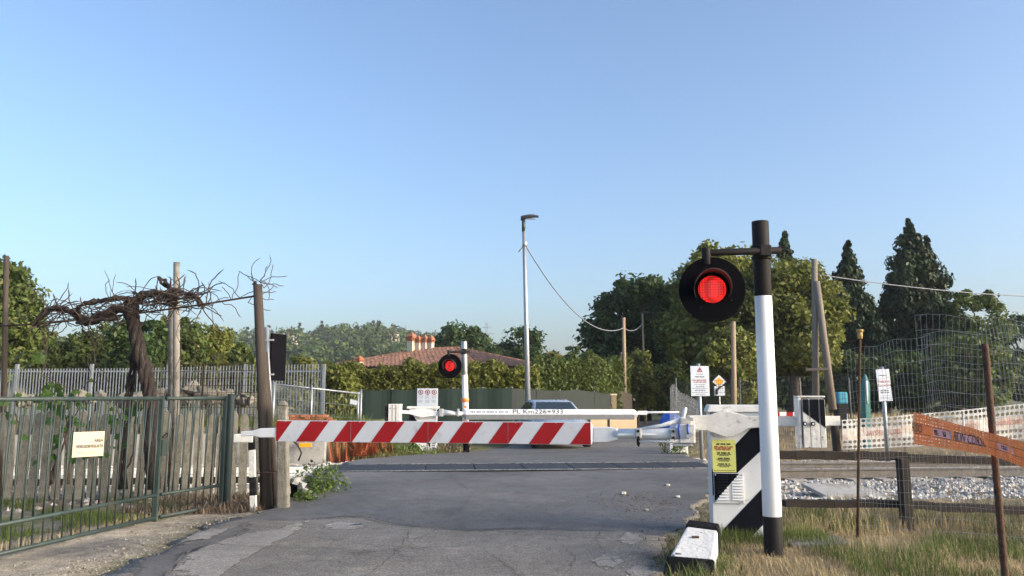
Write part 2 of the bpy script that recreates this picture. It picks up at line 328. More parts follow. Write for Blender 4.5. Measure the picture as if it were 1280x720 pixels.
def text(s, size, mt, parent, o, xd, ud, align='CENTER', name='lettering', squeeze=1., bold=0.):
    cu = bpy.data.curves.new('txt', 'FONT'); cu.body = s; cu.size = size; cu.align_x = align; cu.align_y = 'CENTER'; cu.resolution_u = 2; cu.offset = bold
    ob = bpy.data.objects.new('txt', cu); me = bpy.data.meshes.new_from_object(ob); bpy.data.objects.remove(ob); bpy.data.curves.remove(cu)
    xd, ud = Vector(xd).normalized(), Vector(ud).normalized(); nd = xd.cross(ud); off = ROOT[parent.name]
    for v in me.vertices: v.co = Vector(o) - off + xd * v.co.x * squeeze + ud * v.co.y + nd * .002
    me.materials.clear(); me.materials.append(mt); return link(name, me, parent)
def print_lines(parent, o, xd, ud, w, rows, mt, seed=0, name='printed_text'):
    """small print that cannot be read in the photo: rows of word-long dashes; rows = [(offset up, height, fraction of width, material index)]"""
    r = random.Random(seed); mb = MB(); o, xd, ud = Vector(o), Vector(xd).normalized(), Vector(ud).normalized(); nd = xd.cross(ud) * .0025
    for (z, h, fr, mi) in rows:
        x = -w * fr / 2
        while x < w * fr / 2 - h:
            ww = min(h * r.uniform(1.2, 4.5), w * fr / 2 - x); nl = max(1, int(ww / (h * .8)))
            for k in range(nl):
                a = x + ww * k / nl; b = a + ww / nl * .72
                mb.face([o + xd * a + ud * (z - h / 2) + nd, o + xd * b + ud * (z - h / 2) + nd, o + xd * b + ud * (z + h / 2) + nd, o + xd * a + ud * (z + h / 2) + nd], mi)
            x += ww + h * .6
    o_ = mb.build(name, mt, parent, recalc=False); o_['kind'] = 'stuff'; return o_

# ------------------------------------------------------------------ ground, roads, track bed
LE = np.array([(0, -3.2), (6.9, -3.5), (8.5, -3.6), (10, -3.55), (11, -3.2), (12.5, -3.3), (13.5, -3.5), (15, -3.6), (18, -3.5), (19.5, -2.95), (21, -1.9), (23, -.8), (26, .1), (30, 1.0), (36, 2.6), (45, 6), (60, 12), (80, 22)])
RE = np.array([(0, .2), (5, .75), (6.9, 1.06), (8, 1.4), (9.4, 1.85), (11, 2.5), (13, 3.2), (15.5, 3.9), (18, 4.2), (20, 4.3), (24, 4.9), (30, 6.4), (36, 8.0), (45, 11.5), (60, 18.5), (80, 29)])
def wob(y, s): return .05 * np.sin(y * 17.3 + s * 2) * np.sin(y * 3.1) + .03 * np.sin(y * 29 + s) + .07 * np.sin(y * 2.3 + s) + .05 * np.sin(y * 5.9 + 2 * s) + .03 * np.sin(y * 13 + 3 * s)
def ledge(y): return np.interp(y, LE[:, 0], LE[:, 1]) + wob(y, 1)
def redge(y): return np.interp(y, RE[:, 0], RE[:, 1]) + wob(y, 4)
def road_z(Y): return .12 * sm(8.5, 13.6, Y) * (1 - sm(18.6, 23.5, Y))
def trackY(X): return 15.6 + .1 * X           # near rail
def wallY(X): return 19.5 + .1 * X            # far-side retaining wall, left
def hill_z(X, Y):
    px = 640 + 1009 * X / np.maximum(Y, 1)
    top = np.interp(px, [-400, 60, 240, 300, 360, 430, 500, 545, 580, 620, 660, 720, 800, 1300, 1700], [26, 30, 32, 35, 38, 40.5, 40, 33, 25, 19, 16, 17, 15, 12, 10])
    return top * .80 * sm(150, 470, Y)
def ground_z(X, Y):
    X = np.asarray(X, float); Y = np.asarray(Y, float)
    d = Y - trackY(X) - .72
    base = -.10 * (1 - sm(1.7, 2.7, np.abs(d)))
    base = base + (.72 - 0) * sm(.05, .35, Y - wallY(X)) * (1 - sm(-4.5, -4.3, X)) * sm(-60, -50, X) * (1 - sm(32, 44, Y))
    base = base + .5 * sm(23, 27, Y) * sm(9, 14, X) * (1 - sm(40, 60, Y))
    out = np.maximum(ledge(Y) - X, X - redge(Y)); w = sm(.02, .6, out)
    rz = road_z(Y) - .035
    near = sm(60, 80, Y)
    z = rz * (1 - w) + base * w
    z = z * (1 - near) + base * near
    nz = .012 * np.sin(X * 3.1 + Y * 1.7) + .010 * np.sin(X * 7.3 - Y * 5.1) + .008 * np.sin(Y * 11 + X * 2)
    return z + nz * w + hill_z(X, Y)
def gz(x, y): return float(ground_z(x, y))
def axis(parts):
    a = []
    for lo, hi, st in parts: a += list(np.arange(lo, hi, st))
    return np.array(sorted(set(np.round(a, 4))))
gx_ = axis([(-1500, -300, 100), (-300, -60, 12), (-60, -14, 2), (-14, 14, .14), (14, 60, 2), (60, 300, 12), (300, 1501, 100)])
gy_ = axis([(-300, -20, 20), (-20, 4, 1), (4, 27, .14), (27, 80, 1), (80, 620, 12), (620, 2600, 90)])
XX, YY = np.meshgrid(gx_, gy_); ZZ = ground_z(XX, YY)
V = np.stack([XX.ravel(), YY.ravel(), ZZ.ravel()], 1)
nx, ny = len(gx_), len(gy_); idx = np.arange(nx * ny).reshape(ny, nx)
Fq = np.stack([idx[:-1, :-1].ravel(), idx[:-1, 1:].ravel(), idx[1:, 1:].ravel(), idx[1:, :-1].ravel()], 1)
ground = npmesh('ground', V, Fq, M['ground'], smooth=True); tag(ground, kind='structure', label='dry soil and grass ground around the level crossing')
def soilcol(X, Y):
    c = np.zeros(X.shape + (3,)); c[:] = (.15, .14, .065)                 # far grass
    def mix(col, w): c[:] = c * (1 - w[..., None]) + np.array(col) * w[..., None]
    n1 = np.sin(X * 1.9 + 1.3 * np.sin(Y * 1.1)) * np.sin(Y * 1.6 + X * .7) * .5 + .5
    right = sm(0, .5, X - redge(Y)); left = sm(0, .5, ledge(Y) - X)
    mix((.25, .195, .125), right * (1 - sm(40, 50, Y)) * (Y > 2))         # right: dry soil
    mix((.17, .145, .075), right * (1 - sm(10.5, 12, Y)) * n1 * .8)
    mix((.21, .19, .155), left * (1 - sm(19.2, 19.8, Y)))                 # left: grey dusty yard
    d = Y - trackY(X) - .72
    mix((.31, .285, .25), (1 - sm(1.9, 3.2, np.abs(d))) * (1 - (1 - right) * (1 - left)))  # ballast
    gate = -4.55 + (Y - 10.3) * .30                                       # gate line in X
    ap = sm(0, .15, X - gate) * left * (1 - sm(11.3, 12.3, Y))
    mix((.34, .295, .23), ap)
    mix((.17, .165, .155), ap * sm(.55, .75, n1) * .7)
    mix((.14, .15, .06), left * (1 - sm(0, .1, X - gate)) * sm(8.4, 9.4, Y) * (1 - sm(11.2, 12, Y)) * sm(.35, .6, n1))
    mix((.20, .16, .12), left * sm(11, 11.6, Y) * (1 - sm(12.2, 13, Y)) * .8)
    return c
cc = soilcol(XX, YY).reshape(-1, 3)
at_ = ground.data.color_attributes.new('soil', 'FLOAT_COLOR', 'POINT')
at_.data.foreach_set('color', np.concatenate([cc, np.ones((len(cc), 1))], 1).astype(np.float32).ravel())

def strip(name, ys, lf, rf, zf, mt, nxs=24, skirt=.06, label=None):
    V = []; n = nxs + 2
    for y in ys:
        l, r = float(lf(y)), float(rf(y)); xs = np.linspace(l, r, nxs)
        z = [float(zf(x, y)) for x in xs]
        V += [(l - .01, y, z[0] - skirt)] + list(zip(xs, [y] * nxs, z)) + [(r + .01, y, z[-1] - skirt)]
    ny = len(ys); ix = np.arange(n * ny).reshape(ny, n)
    Fq = np.stack([ix[:-1, :-1].ravel(), ix[:-1, 1:].ravel(), ix[1:, 1:].ravel(), ix[1:, :-1].ravel()], 1)
    o = npmesh(name, V, Fq, mt, smooth=True); tag(o, kind='structure', label=label); return o
def rz(x, y): return road_z(y) + .012 * math.sin(x * .9 + y * .3) * math.sin(y * .5)
strip('road', np.concatenate([np.arange(0, 4, .5), np.arange(4, 15, .06), np.arange(15, 30, .25), np.arange(30, 80, 1.)]), ledge, redge, rz, M['asphalt_old'], label='old cracked grey asphalt road')
# resurfaced strip over the crossing, thin layer with its own ragged front edge
def front(x): return 10.15 - .22 * (x + 3.2) + .10 * math.sin(x * 2.1) + .05 * math.sin(x * 5.3 + 1) + (.35 * math.exp(-((x + 1.9) / .35) ** 2))
xs = np.linspace(0, 1, 60); VV = []; nyy = 70
for j in range(nyy + 1):
    for i, t in enumerate(xs):
        tj = j / nyy
        xf = -3.35 + t * (1.75 + 3.35); yf = front(xf)
        y = yf + (24.5 - yf) * tj
        l, r = float(ledge(y)) + .03, float(redge(y)) - .05
        l = max(l, -3.38 if j < 2 else -9); x = l + (r - l) * t
        VV.append((x, y, rz(x, y) + .014 - (.03 if j == 0 else 0)))
ix = np.arange(60 * (nyy + 1)).reshape(nyy + 1, 60)
nf = np.stack([ix[:-1, :-1].ravel(), ix[:-1, 1:].ravel(), ix[1:, 1:].ravel(), ix[1:, :-1].ravel()], 1)
tag(npmesh('road_resurfacing', VV, nf, M['asphalt_new'], smooth=True), kind='structure', label='smoother darker asphalt laid over the crossing')
def patch(name, pix, mt, label, lift=.006):
    pts = []
    for k in range(len(pix)):
        a, b = pix[k], pix[(k + 1) % len(pix)]
        for t in (0, .25, .5, .75):
            px, py = a[0] + (b[0] - a[0]) * t + rnd.uniform(-2, 2), a[1] + (b[1] - a[1]) * t + rnd.uniform(-1, 1)
            Y = CH / ((py - 495) / F) ; p = at(px, py, Y); pts.append(p)
    c = sum(pts, Vector()) / len(pts); mb = MB()
    zf = lambda p: max(rz(p.x, p.y) + (.014 if p.y > front(p.x) else 0) if p.x > ledge(p.y) else -1, gz(p.x, p.y)) + lift
    for k in range(len(pts)):
        a, b = pts[k], pts[(k + 1) % len(pts)]
        prev = None
        for s in (0, .34, .67, 1):
            p, q = c.lerp(a, s), c.lerp(b, s); p.z, q.z = zf(p), zf(q)
            if prev is not None: mb.face([prev[0], p, q, prev[1]] if s > .4 else [prev[0], p, q], 0, True)
            prev = (p, q)
    o = mb.build(name, mt); tag(o, label, kind='structure')
    ea = o.data.attributes.new('edge', 'FLOAT', 'POINT'); rad = [max(1e-3, (q - c).length) for q in pts]; av = []
    for v in o.data.vertices:
        d = Vector((v.co.x - c.x, v.co.y - c.y)); k = min(range(len(pts)), key=lambda i: abs(d.angle_signed(Vector((pts[i].x - c.x, pts[i].y - c.y)))) if d.length > 1e-4 else 0)
        av.append(max(0., 1 - d.length / rad[k]) if d.length > 1e-4 else 1.)
    ea.data.foreach_set('value', av)
patch('worn_pavement_patch', [(206, 708), (228, 684), (262, 668), (330, 656), (398, 645), (372, 660), (330, 678), (292, 702), (250, 730)], M['patch_pale'], 'pale worn patch in the asphalt at lower left')
patch('concrete_slab', [(218, 674), (246, 658), (292, 655), (262, 669)], M['patch_pale'], 'pale concrete slab beside the gate', .012)
patch('dark_asphalt_patch', [(150, 725), (172, 690), (222, 676), (318, 648), (322, 655), (236, 680), (205, 706), (190, 730)], M['patch_dark'], 'dark asphalt patch in front of the gate')

M['crack'] = mat('crack_dirt', (.065, .060, .055), .95, .3, 9)
def crack(name, pix, w, label, amp=.05, seed=0):
    r2 = random.Random(seed); pts = []
    for k in range(len(pix) - 1):
        for t in np.arange(0, 1, .06):
            px, py = pix[k][0] + (pix[k + 1][0] - pix[k][0]) * t, pix[k][1] + (pix[k + 1][1] - pix[k][1]) * t
            p = at(px, py, CH / ((py - 495) / F)); pts.append(p + Vector((r2.gauss(0, amp * .5), r2.gauss(0, amp), 0)))
    mb = MB(); n = len(pts); prev = None
    for i, p in enumerate(pts):
        d = (pts[min(i + 1, n - 1)] - pts[max(i - 1, 0)]); d.z = 0; d.normalize(); q = Vector((-d.y, d.x, 0)) * w * r2.uniform(.2, 1.1) * min(1, 4 * i / n, 4 * (n - 1 - i) / n + .05)
        z = rz(p.x, p.y) + (.019 if p.y > front(p.x) else .005); c = (Vector((p.x - q.x, p.y - q.y, z)), Vector((p.x + q.x, p.y + q.y, z)))
        if prev: mb.face([prev[0], prev[1], c[1], c[0]])
        prev = c
    tag(mb.build(name, M['crack'], recalc=False), label, kind='structure')
seamp = []
for x in np.linspace(-3.1, 1.5, 24):
    y = front(x); seamp.append((640 + 1009 * x / y, 495 + 1000 * (CH - .02) / y))
crack('asphalt_seam', seamp, .016, 'open seam where the resurfaced asphalt begins', .012, 1)
for k, pp in enumerate(([(330, 655), (420, 668), (520, 676), (640, 672)], [(520, 640), (505, 672), (470, 700), (440, 722)], [(690, 665), (720, 690), (700, 720)], [(600, 676), (640, 700), (650, 722)], [(330, 700), (400, 690), (470, 700)], [(760, 640), (745, 672), (775, 700)], [(560, 600), (590, 622), (570, 645)])):
    crack('asphalt_crack', pp, .005, 'thin crack in the asphalt', .03, 10 + k)
for k, (px, py, a, b) in enumerate(((430, 652, 34, 4), (760, 692, 24, 9), (788, 668, 18, 7), (800, 705, 20, 9))):
    patch('pavement_scuff', [(px - a, py), (px - a * .4, py - b), (px + a * .6, py - b * .8), (px + a, py + b * .2), (px + a * .3, py + b), (px - a * .5, py + b * .8)], M['patch_pale'], 'pale dusty scuff on the asphalt', .004)
# railway track
tr = thing('railway_track', (0, 16.35, -.05), 'single railway track with white painted rails crossing the road', 'railway track')
u_t = Vector((1, .1, 0)).normalized(); v_t = Vector((-.1, 1, 0)).normalized()
RT = .125
def rail_path(off, x0, x1): return Vector((x0, trackY(x0) + off, 0)), Vector((x1, trackY(x1) + off, 0))
for off in (0, 1.5):
    for nm, pr, mt_ in (('rail', [(-.075, -.055), (.075, -.055), (.075, -.03), (.012, -.015), (.012, .075), (.036, .085), (.036, RT - .003), (-.036, RT - .003), (-.036, .085), (-.012, .075), (-.012, -.015), (-.075, -.03)], M['rail_white']),):
        p, q = rail_path(off, -26, -3.2); p2, q2 = rail_path(off, 3.8, 34)
        for a, b, mm in ((p, q, M['rail_white']), (p2, q2, M['rail_rust'])):
            mb = MB(); d = (b - a)
            mb.extrude([a + v_t * s + Vector((0, 0, z)) for s, z in pr], d); o = mb.build('rail', [mm], tr)
            h = MB(); h.extrude([a + v_t * s + Vector((0, 0, z)) for s, z in ((-.033, RT - .0025), (.033, RT - .0025), (.028, RT + .004), (-.028, RT + .004))], d); h.build('rail_head', M['rail_top'], o)
sp = MB(); sp.box(-.12, .12, -1.2, 1.2, -.16, -.055); sme = sp.mesh('sleeper', M['sleeper'])
for k in range(-36, 54):
    x = k * .6
    if -3.4 < x < 4.2: continue
    o = link('sleeper', sme, tr, Vector((x, trackY(x) + .75, 0)) - ROOT[tr.name], (0, 0, math.atan(.1)))
# crossing panels between the rails, flush with the road
for k in range(8):
    x0 = -3.55 + k * .96; o0 = Vector((x0, trackY(x0)))
    z = RT + .030
    if x0 + .95 > 4.25: continue
    mb = MB(); mb.obox((x0, trackY(x0) + 0), u_t, v_t, (0, .945), (.06, 1.44), (-.03, z)); mb.build('crossing_panel', M['rubber'], tr, bevel=.012)
for off in (0, 1.5):
    mb = MB(); p, q = rail_path(off, -3.3, 3.9); mb.bar(p + Vector((0, 0, z + .002)), q + Vector((0, 0, z + .002)), .07, .012); mb.build('rail_head', M['rail_top'], tr)
# ballast: real stones, too many to count
def stones(name, n, sampler, smin, smax, label, mt=M['stone'], lift=.3):
    base = np.array([(1, 0, 0), (-1, 0, 0), (0, 1, 0), (0, -1, 0), (0, 0, 1), (0, 0, -1)], float)
    fb = np.array([(0, 2, 4), (2, 1, 4), (1, 3, 4), (3, 0, 4), (2, 0, 5), (1, 2, 5), (3, 1, 5), (0, 3, 5)])
    P = sampler(n); n = len(P)
    B = base[None] * (1 + NP.uniform(-.35, .35, (n, 6, 1))) + NP.normal(0, .18, (n, 6, 3))
    S = NP.uniform(smin, smax, (n, 1, 1)) * np.array([1, 1, .7]) * NP.uniform(.7, 1.3, (n, 1, 3))
    a = NP.uniform(0, 6.28, n); ca, sa = np.cos(a), np.sin(a)
    B = B * S; X = B[..., 0] * ca[:, None] - B[..., 1] * sa[:, None]; Y_ = B[..., 0] * sa[:, None] + B[..., 1] * ca[:, None]
    V = np.stack([X + P[:, :1], Y_ + P[:, 1:2], B[..., 2] + P[:, 2:3] + lift * smin], 2).reshape(-1, 3)
    Fx = (fb[None] + 6 * np.arange(n)[:, None, None]).reshape(-1, 3)
    o = npmesh(name, V, Fx, mt, k=3); tag(o, label, kind='stuff', cat='gravel'); return o
def s_ballast(n):
    X = np.where(NP.random(n) < .55, NP.uniform(3.5, 13, n), NP.uniform(-15, -3.4, n)); d = NP.normal(0, 1.5, n)
    d = np.where((X > 0) & (NP.random(n) < .55), NP.uniform(-4.6, -1.2, n), d); Y = trackY(X) + .72 + np.clip(d, -4.6, 2.6)
    k = (X < ledge(Y) - .1) | (X > redge(Y) + .2); X, Y = X[k], Y[k]
    return np.stack([X, Y, ground_z(X, Y)], 1)
stones('ballast', 22000, s_ballast, .025, .055, 'pale crushed stone ballast along the track')
def s_edge(n):
    Y = NP.uniform(5.5, 13.5, n); s = NP.random(n) < .55
    X = np.where(s, redge(Y) + NP.normal(0, .16, n), ledge(Y) + .08 - np.abs(NP.normal(0, .4, n)))
    return np.stack([X, Y, np.maximum(ground_z(X, Y), np.where((X < redge(Y)) & (X > ledge(Y)), road_z(Y) + .0, -9))], 1)
stones('verge_gravel', 7000, s_edge, .004, .016, 'loose gravel along the road edges', M['grit'])
for px, py, s in ((779, 619, .055), (834, 610, .045), (847, 622, .04), (808, 635, .03)):
    p = at(px, py, 1.5 / ((py - 495) / F)); mb = MB()
    k0 = [Vector((math.cos(a) * math.cos(b), math.sin(a) * math.cos(b), math.sin(b) * .6)) * s * rnd.uniform(.8, 1.2) for b in (-.9, -.2, .6) for a in np.arange(0, 6.28, 1.05)]
    import bmesh
    bm = bmesh.new()
    for q in k0: bm.verts.new(q + Vector((0, 0, s * .4)))
    bmesh.ops.convex_hull(bm, input=bm.verts); me = bpy.data.meshes.new('loose_stone'); bm.to_mesh(me); bm.free(); me.materials.append(M['stone'])
    o = link('loose_stone', me, None, (p.x, p.y, max(rz(p.x, p.y) + .014, 0)))
    tag(o, {779: 'largest tan stone lying on the asphalt right of centre', 834: 'pale stone on the asphalt, farthest of the loose stones', 847: 'pale stone on the asphalt nearest the black and white cabinet', 808: 'small stone on the asphalt edge nearest the viewer'}[px], 'stone', 'loose stones on the road')

# ------------------------------------------------------------------ foliage tools
def leaf_cloud(C, Rr, n, size, up=0., flat=1.):
    """C (m,3) clump centres, Rr (m,) radii, n leaves each -> quads"""
    C = np.repeat(np.asarray(C, float), n, 0); Rr = np.repeat(np.asarray(Rr, float), n)
    N = len(C); d = NP.normal(size=(N, 3)); d /= np.linalg.norm(d, axis=1)[:, None]
    r = Rr * NP.uniform(.25, 1.08, N) ** .6
    P = C + d * r[:, None] * np.array([1, 1, flat])
    nrm = d + NP.normal(0, .6, (N, 3)) + np.array([0, 0, .35]); nrm /= np.linalg.norm(nrm, axis=1)[:, None]
    t = NP.normal(size=(N, 3)) + np.array([0, 0, up * 3]); t -= nrm * (t * nrm).sum(1)[:, None]; t /= np.linalg.norm(t, axis=1)[:, None] + 1e-9
    b = np.cross(nrm, t); s = size * NP.uniform(.45, 1.6, N)[:, None]
    V = np.stack([P - t * s, P - b * s * .55 + t * s * .1, P + t * s, P + b * s * .55 + t * s * .1], 1).reshape(-1, 3)
    return V, np.arange(4 * N).reshape(N, 4)
def tree(name, label, cat, X, Y, z0, height, prof, leaf, mt, ncl, clr, nper, seed=0, trunk=.22, group=None, crown0=.15, up=0., limbs=7, lean=(0, 0), shell=.5, flat=.8):
    """prof(t): crown radius at crown height fraction t (m)"""
    global NP
    NP = np.random.default_rng(seed + 100); rr = random.Random(seed)
    t = thing(name, (X, Y, z0), label, cat, group)
    zc0 = z0 + height * crown0; H = height * (1 - crown0)
    tt = NP.uniform(0, 1, ncl * 3); w = np.array([prof(q) for q in tt]) ** 1.5; w /= w.sum(); tt = NP.choice(tt, ncl, p=w)
    a = NP.uniform(0, 6.283, ncl); pr = np.array([prof(q) for q in tt]) * (1 + .22 * np.sin(a * 3 + seed) * np.sin(tt * 7 + seed))
    rad = np.maximum(pr - clr * .7, 0.02) * (shell + (1 - shell) * np.sqrt(NP.uniform(0, 1, ncl)))
    C = np.stack([X + np.cos(a) * rad + lean[0] * tt * H, Y + np.sin(a) * rad, zc0 + tt * H], 1)
    CR = clr * NP.uniform(.4, 1.55, ncl) * np.clip(np.array([prof(q) for q in tt]) / (clr * 2.2), .18, 1)
    if up:                                                            # conifers: a continuous leader carries the foliage to the tip
        ts = np.linspace(.5, .995, 34); C = np.concatenate([C, np.stack([X + NP.normal(0, .05, 34), Y + NP.normal(0, .05, 34), zc0 + ts * H], 1)]); CR = np.concatenate([CR, np.clip(np.array([prof(q) for q in ts]) * .6, .12, clr)])
    else:
        keep = np.array([prof(q) for q in tt]) > .45 * max(prof(q) for q in np.linspace(0, 1, 30)); C = C[keep]; CR = CR[keep]; ncl = len(C)
    V, Fq = leaf_cloud(C, CR, nper, leaf, up, flat)
    c = npmesh('crown', V, Fq, mt, t); c['kind'] = 'stuff'
    mb = MB(); top = Vector((X + lean[0] * H * .7, Y, zc0 + H * .75))
    b0 = Vector((X, Y, z0 - .1)); mb.tube([b0, b0.lerp(top, .3) + Vector((rr.uniform(-.1, .1), 0, 0)), b0.lerp(top, .65), top], [trunk * 1.25, trunk, trunk * .6, trunk * .15], 8)
    mb.build('trunk', M['trunk'], t)
    for k in range(limbs):
        q = Vector(C[rr.randrange(ncl)]); f = rr.uniform(.25, .6); p = b0.lerp(top, f)
        if q.z < p.z: p = b0.lerp(top, .22)
        m2 = MB(); mid = p.lerp(q, .5) + Vector((0, 0, .12 * (q - p).length)); m2.tube([p, mid, q], [trunk * .45, trunk * .28, trunk * .08], 6); m2.build('limb', M['trunk'], t)
    return t
def round_prof(r, lo=.35, sharp=.5): return lambda t: r * max(0., (math.sin(math.pi * min(1, max(0, (t * .93 + .07)))) ** sharp)) * (1 if t > .3 else lo + (1 - lo) * t / .3)
def cone_prof(r, b=.12, p=.8): return lambda t: r * ((t / b) ** .5 if t < b else ((1 - t) / (1 - b)) ** p) + .12
def grass(name, P, h, w, mt, label, lean=.5, kind='stuff', parent=None):
    N = len(P); a = NP.uniform(0, 6.283, N); hh = h * NP.uniform(.45, 1.25, N); d = np.stack([np.cos(a), np.sin(a), np.zeros(N)], 1)
    s = np.stack([-np.sin(a), np.cos(a), np.zeros(N)], 1) * (w * NP.uniform(.6, 1.3, N))[:, None]
    ln = (lean * NP.uniform(.1, 1, N) * hh)[:, None]
    z = np.array([0, 0, 1.]); m = P + d * ln * .3 + z * (hh * .55)[:, None]; tp = P + d * ln + z * (hh * (1 - .35 * lean * NP.uniform(0, 1, N)))[:, None]
    V = np.stack([P - s, P + s, m + s * .7, m - s * .7, tp + s * .12, tp - s * .12], 1).reshape(-1, 3)
    i = 6 * np.arange(N)[:, None]; Fq = np.concatenate([i + np.array([0, 1, 2, 3]), i + np.array([3, 2, 4, 5])], 0)
    o = npmesh(name, V, Fq, mt, parent); tag(o, label, kind=kind, cat=None if parent is not None else 'grass'); return o
def onground(X, Y): return np.stack([X, Y, ground_z(X, Y) - .01], 1)

# ------------------------------------------------------------------ near crossing barrier
th = R(10); uB = Vector((math.cos(th), -math.sin(th), 0)); vB = Vector((math.sin(th), math.cos(th), 0)); B0 = Vector((.895, 9.2, 0)); ZU = Vector((0, 0, 1))
def sB(px, v=0.):
    """distance along the boom line (offset v) seen at pixel column px (at boom height)"""
    o = B0 + vB * v; k = (px - 640) / 1003.0
    return (k * o.y - o.x) / (uB.x - k * uB.y)
def PB(s, v, z): return B0 + uB * s + vB * v + ZU * z
cab0, cab1 = sB(884, .14), sB(962, .14)
nb = thing('crossing_barrier', PB((cab0 + cab1) / 2, .4, 0), 'lowered red and white striped barrier boom on a black and white striped cabinet', 'barrier')
gzc = -.03
def clip(poly, x0, x1):
    for (lim, sgn) in ((x0, 1), (x1, -1)):
        out = []
        for i in range(len(poly)):
            p, q = poly[i], poly[(i + 1) % len(poly)]; a, b = (p[0] - lim) * sgn, (q[0] - lim) * sgn
            if a >= 0: out.append(p)
            if a * b < 0: t = a / (a - b); out.append((lim, p[1] + (q[1] - p[1]) * t))
        poly = out
        if not poly: return []
    return poly
def clip2(poly, x0, x1, y0, y1):
    p = clip(poly, x0, x1)
    p = clip([(b, a) for a, b in p], y0, y1) if p else []
    return [(b, a) for a, b in p]
# cabinet body
mb = MB(); mb.obox(B0, uB, vB, (cab0, cab1), (.14, .62), (gzc, 1.37)); cab = mb.build('cabinet', M['white'], nb, bevel=.012)
mb = MB(); mb.hexa([PB(cab0 - .03, .10, 1.37), PB(cab1 + .03, .10, 1.37), PB(cab1 + .03, .66, 1.37), PB(cab0 - .03, .66, 1.37), PB(cab0 + .0, .13, 1.45), PB(cab1 - .0, .13, 1.45), PB(cab1, .63, 1.45), PB(cab0, .63, 1.45)]); mb.build('lid', M['white_dirty'], cab, bevel=.014)
cw = cab1 - cab0
# black diagonal bands painted on the front (thin sheet 2 mm proud)
def band(polys, x0, x1, z0, z1, v, name, parent, mt):
    m_ = MB()
    for p in polys:
        q = clip2(p, x0, x1, z0, z1)
        if len(q) >= 3: m_.face([PB(a, v, b) for a, b in q])
    return m_.build(name, mt, parent, recalc=False)
def fz(py, v=.14): return at(920, py, 8.95).z
a0 = cab0 + .012; a1 = cab1 - .012
zz = lambda py: 1.55 - (py - 495) * .0091
sx = lambda px: cab0 + (px - 884) / 78.0 * cw
bands = [[(sx(884), zz(527)), (sx(884), zz(508)), (sx(917), zz(508)), (sx(890), zz(525))],
         [(sx(884), zz(617)), (sx(884), zz(585)), (sx(970), zz(500)), (sx(970), zz(540)), (sx(912), zz(592))],
         [(sx(897), zz(655)), (sx(966), zz(586)), (sx(966), zz(628)), (sx(930), zz(664)), (sx(897), zz(664))]]
band(bands, a0, a1, gzc + .01, 1.36, .1375, 'black_stripes', cab, M['black'])
# louvred vent plate with the stripe running across it
vx0, vx1, vz0, vz1 = sx(887), sx(924), zz(624), zz(588)
mb = MB(); mb.obox(B0, uB, vB, (vx0, vx1), (.120, .136), (vz0, vz1)); vent = mb.build('vent_plate', M['white'], cab, bevel=.004)
dg = lambda s: vz0 + .01 + (s - vx0) / (vx1 - vx0) * (vz1 - vz0) * 1.12
band([[(vx0, vz1), (vx0, dg(vx0)), (vx1 * .9 + vx0 * .1, dg(vx1 * .9 + vx0 * .1)), (vx1 * .9 + vx0 * .1, vz1)]], vx0 + .004, vx1 - .004, vz0 + .004, vz1 - .004, .1185, 'black_stripe', vent, M['black'])
for c in (0, 1):
    for k in range(9):
        s0 = vx0 + .04 + c * .155; s1 = s0 + .115; z = vz0 + .035 + k * .031
        xc = vx0 + (z + .008 - vz0 - .01) / ((vz1 - vz0) * 1.12) * (vx1 - vx0)      # where the painted stripe ends on this louvre
        for (q0, q1, mt) in ((s0, min(s1, xc), M['black']), (max(s0, xc), s1, M['white'])):
            if q1 - q0 < .004: continue
            mb = MB(); mb.hexa([PB(q0, .1175, z), PB(q1, .1175, z), PB(q1, .118, z), PB(q0, .118, z), PB(q0, .104, z + .002), PB(q1, .104, z + .002), PB(q1, .1175, z + .018), PB(q0, .1175, z + .018)]); mb.build('louvre', mt, vent)
for s, z in ((vx0 + .02, vz0 + .02), (vx1 - .02, vz0 + .02), (vx0 + .02, vz1 - .02), (vx1 - .02, vz1 - .02)):
    mb = MB(); mb.tube([PB(s, .119, z), PB(s, .110, z)], .008, 8); mb.build('screw', M['alu'], vent)
# yellow notice
nx0, nx1, nz0, nz1 = sx(886.5), sx(915.5), zz(587), zz(548)
mb = MB(); mb.obox(B0, uB, vB, (nx0, nx1), (.131, .1365), (nz0, nz1)); nt = mb.build('yellow_notice', M['sign_yellow'], cab); nt['label'] = 'yellow notice full of small print'
H = nz1 - nz0; Wd = nx1 - nx0; o_ = PB((nx0 + nx1) / 2, .1305, (nz0 + nz1) / 2)
print_lines(nt, o_, uB, ZU, Wd, [(.36 * H, .018, .62, 0), (.28 * H, .014, .8, 1), (.235 * H, .014, .8, 1), (.19 * H, .014, .66, 1), (.09 * H, .018, .55, 0), (.045 * H, .009, .6, 0), (.01 * H, .009, .4, 0), (-.08 * H, .018, .5, 0), (-.125 * H, .009, .62, 0), (-.16 * H, .009, .4, 0), (-.25 * H, .016, .5, 0), (-.295 * H, .009, .6, 0), (-.335 * H, .009, .42, 0), (-.45 * H, .006, .9, 0)], [M['ink'], M['ink_red']], 3)
mb = MB(); mb.obox(B0, uB, vB, (cab0 - .02, cab1 + .02), (.12, .64), (gzc - .1, gzc + .05)); mb.build('base', M['concrete'], cab)
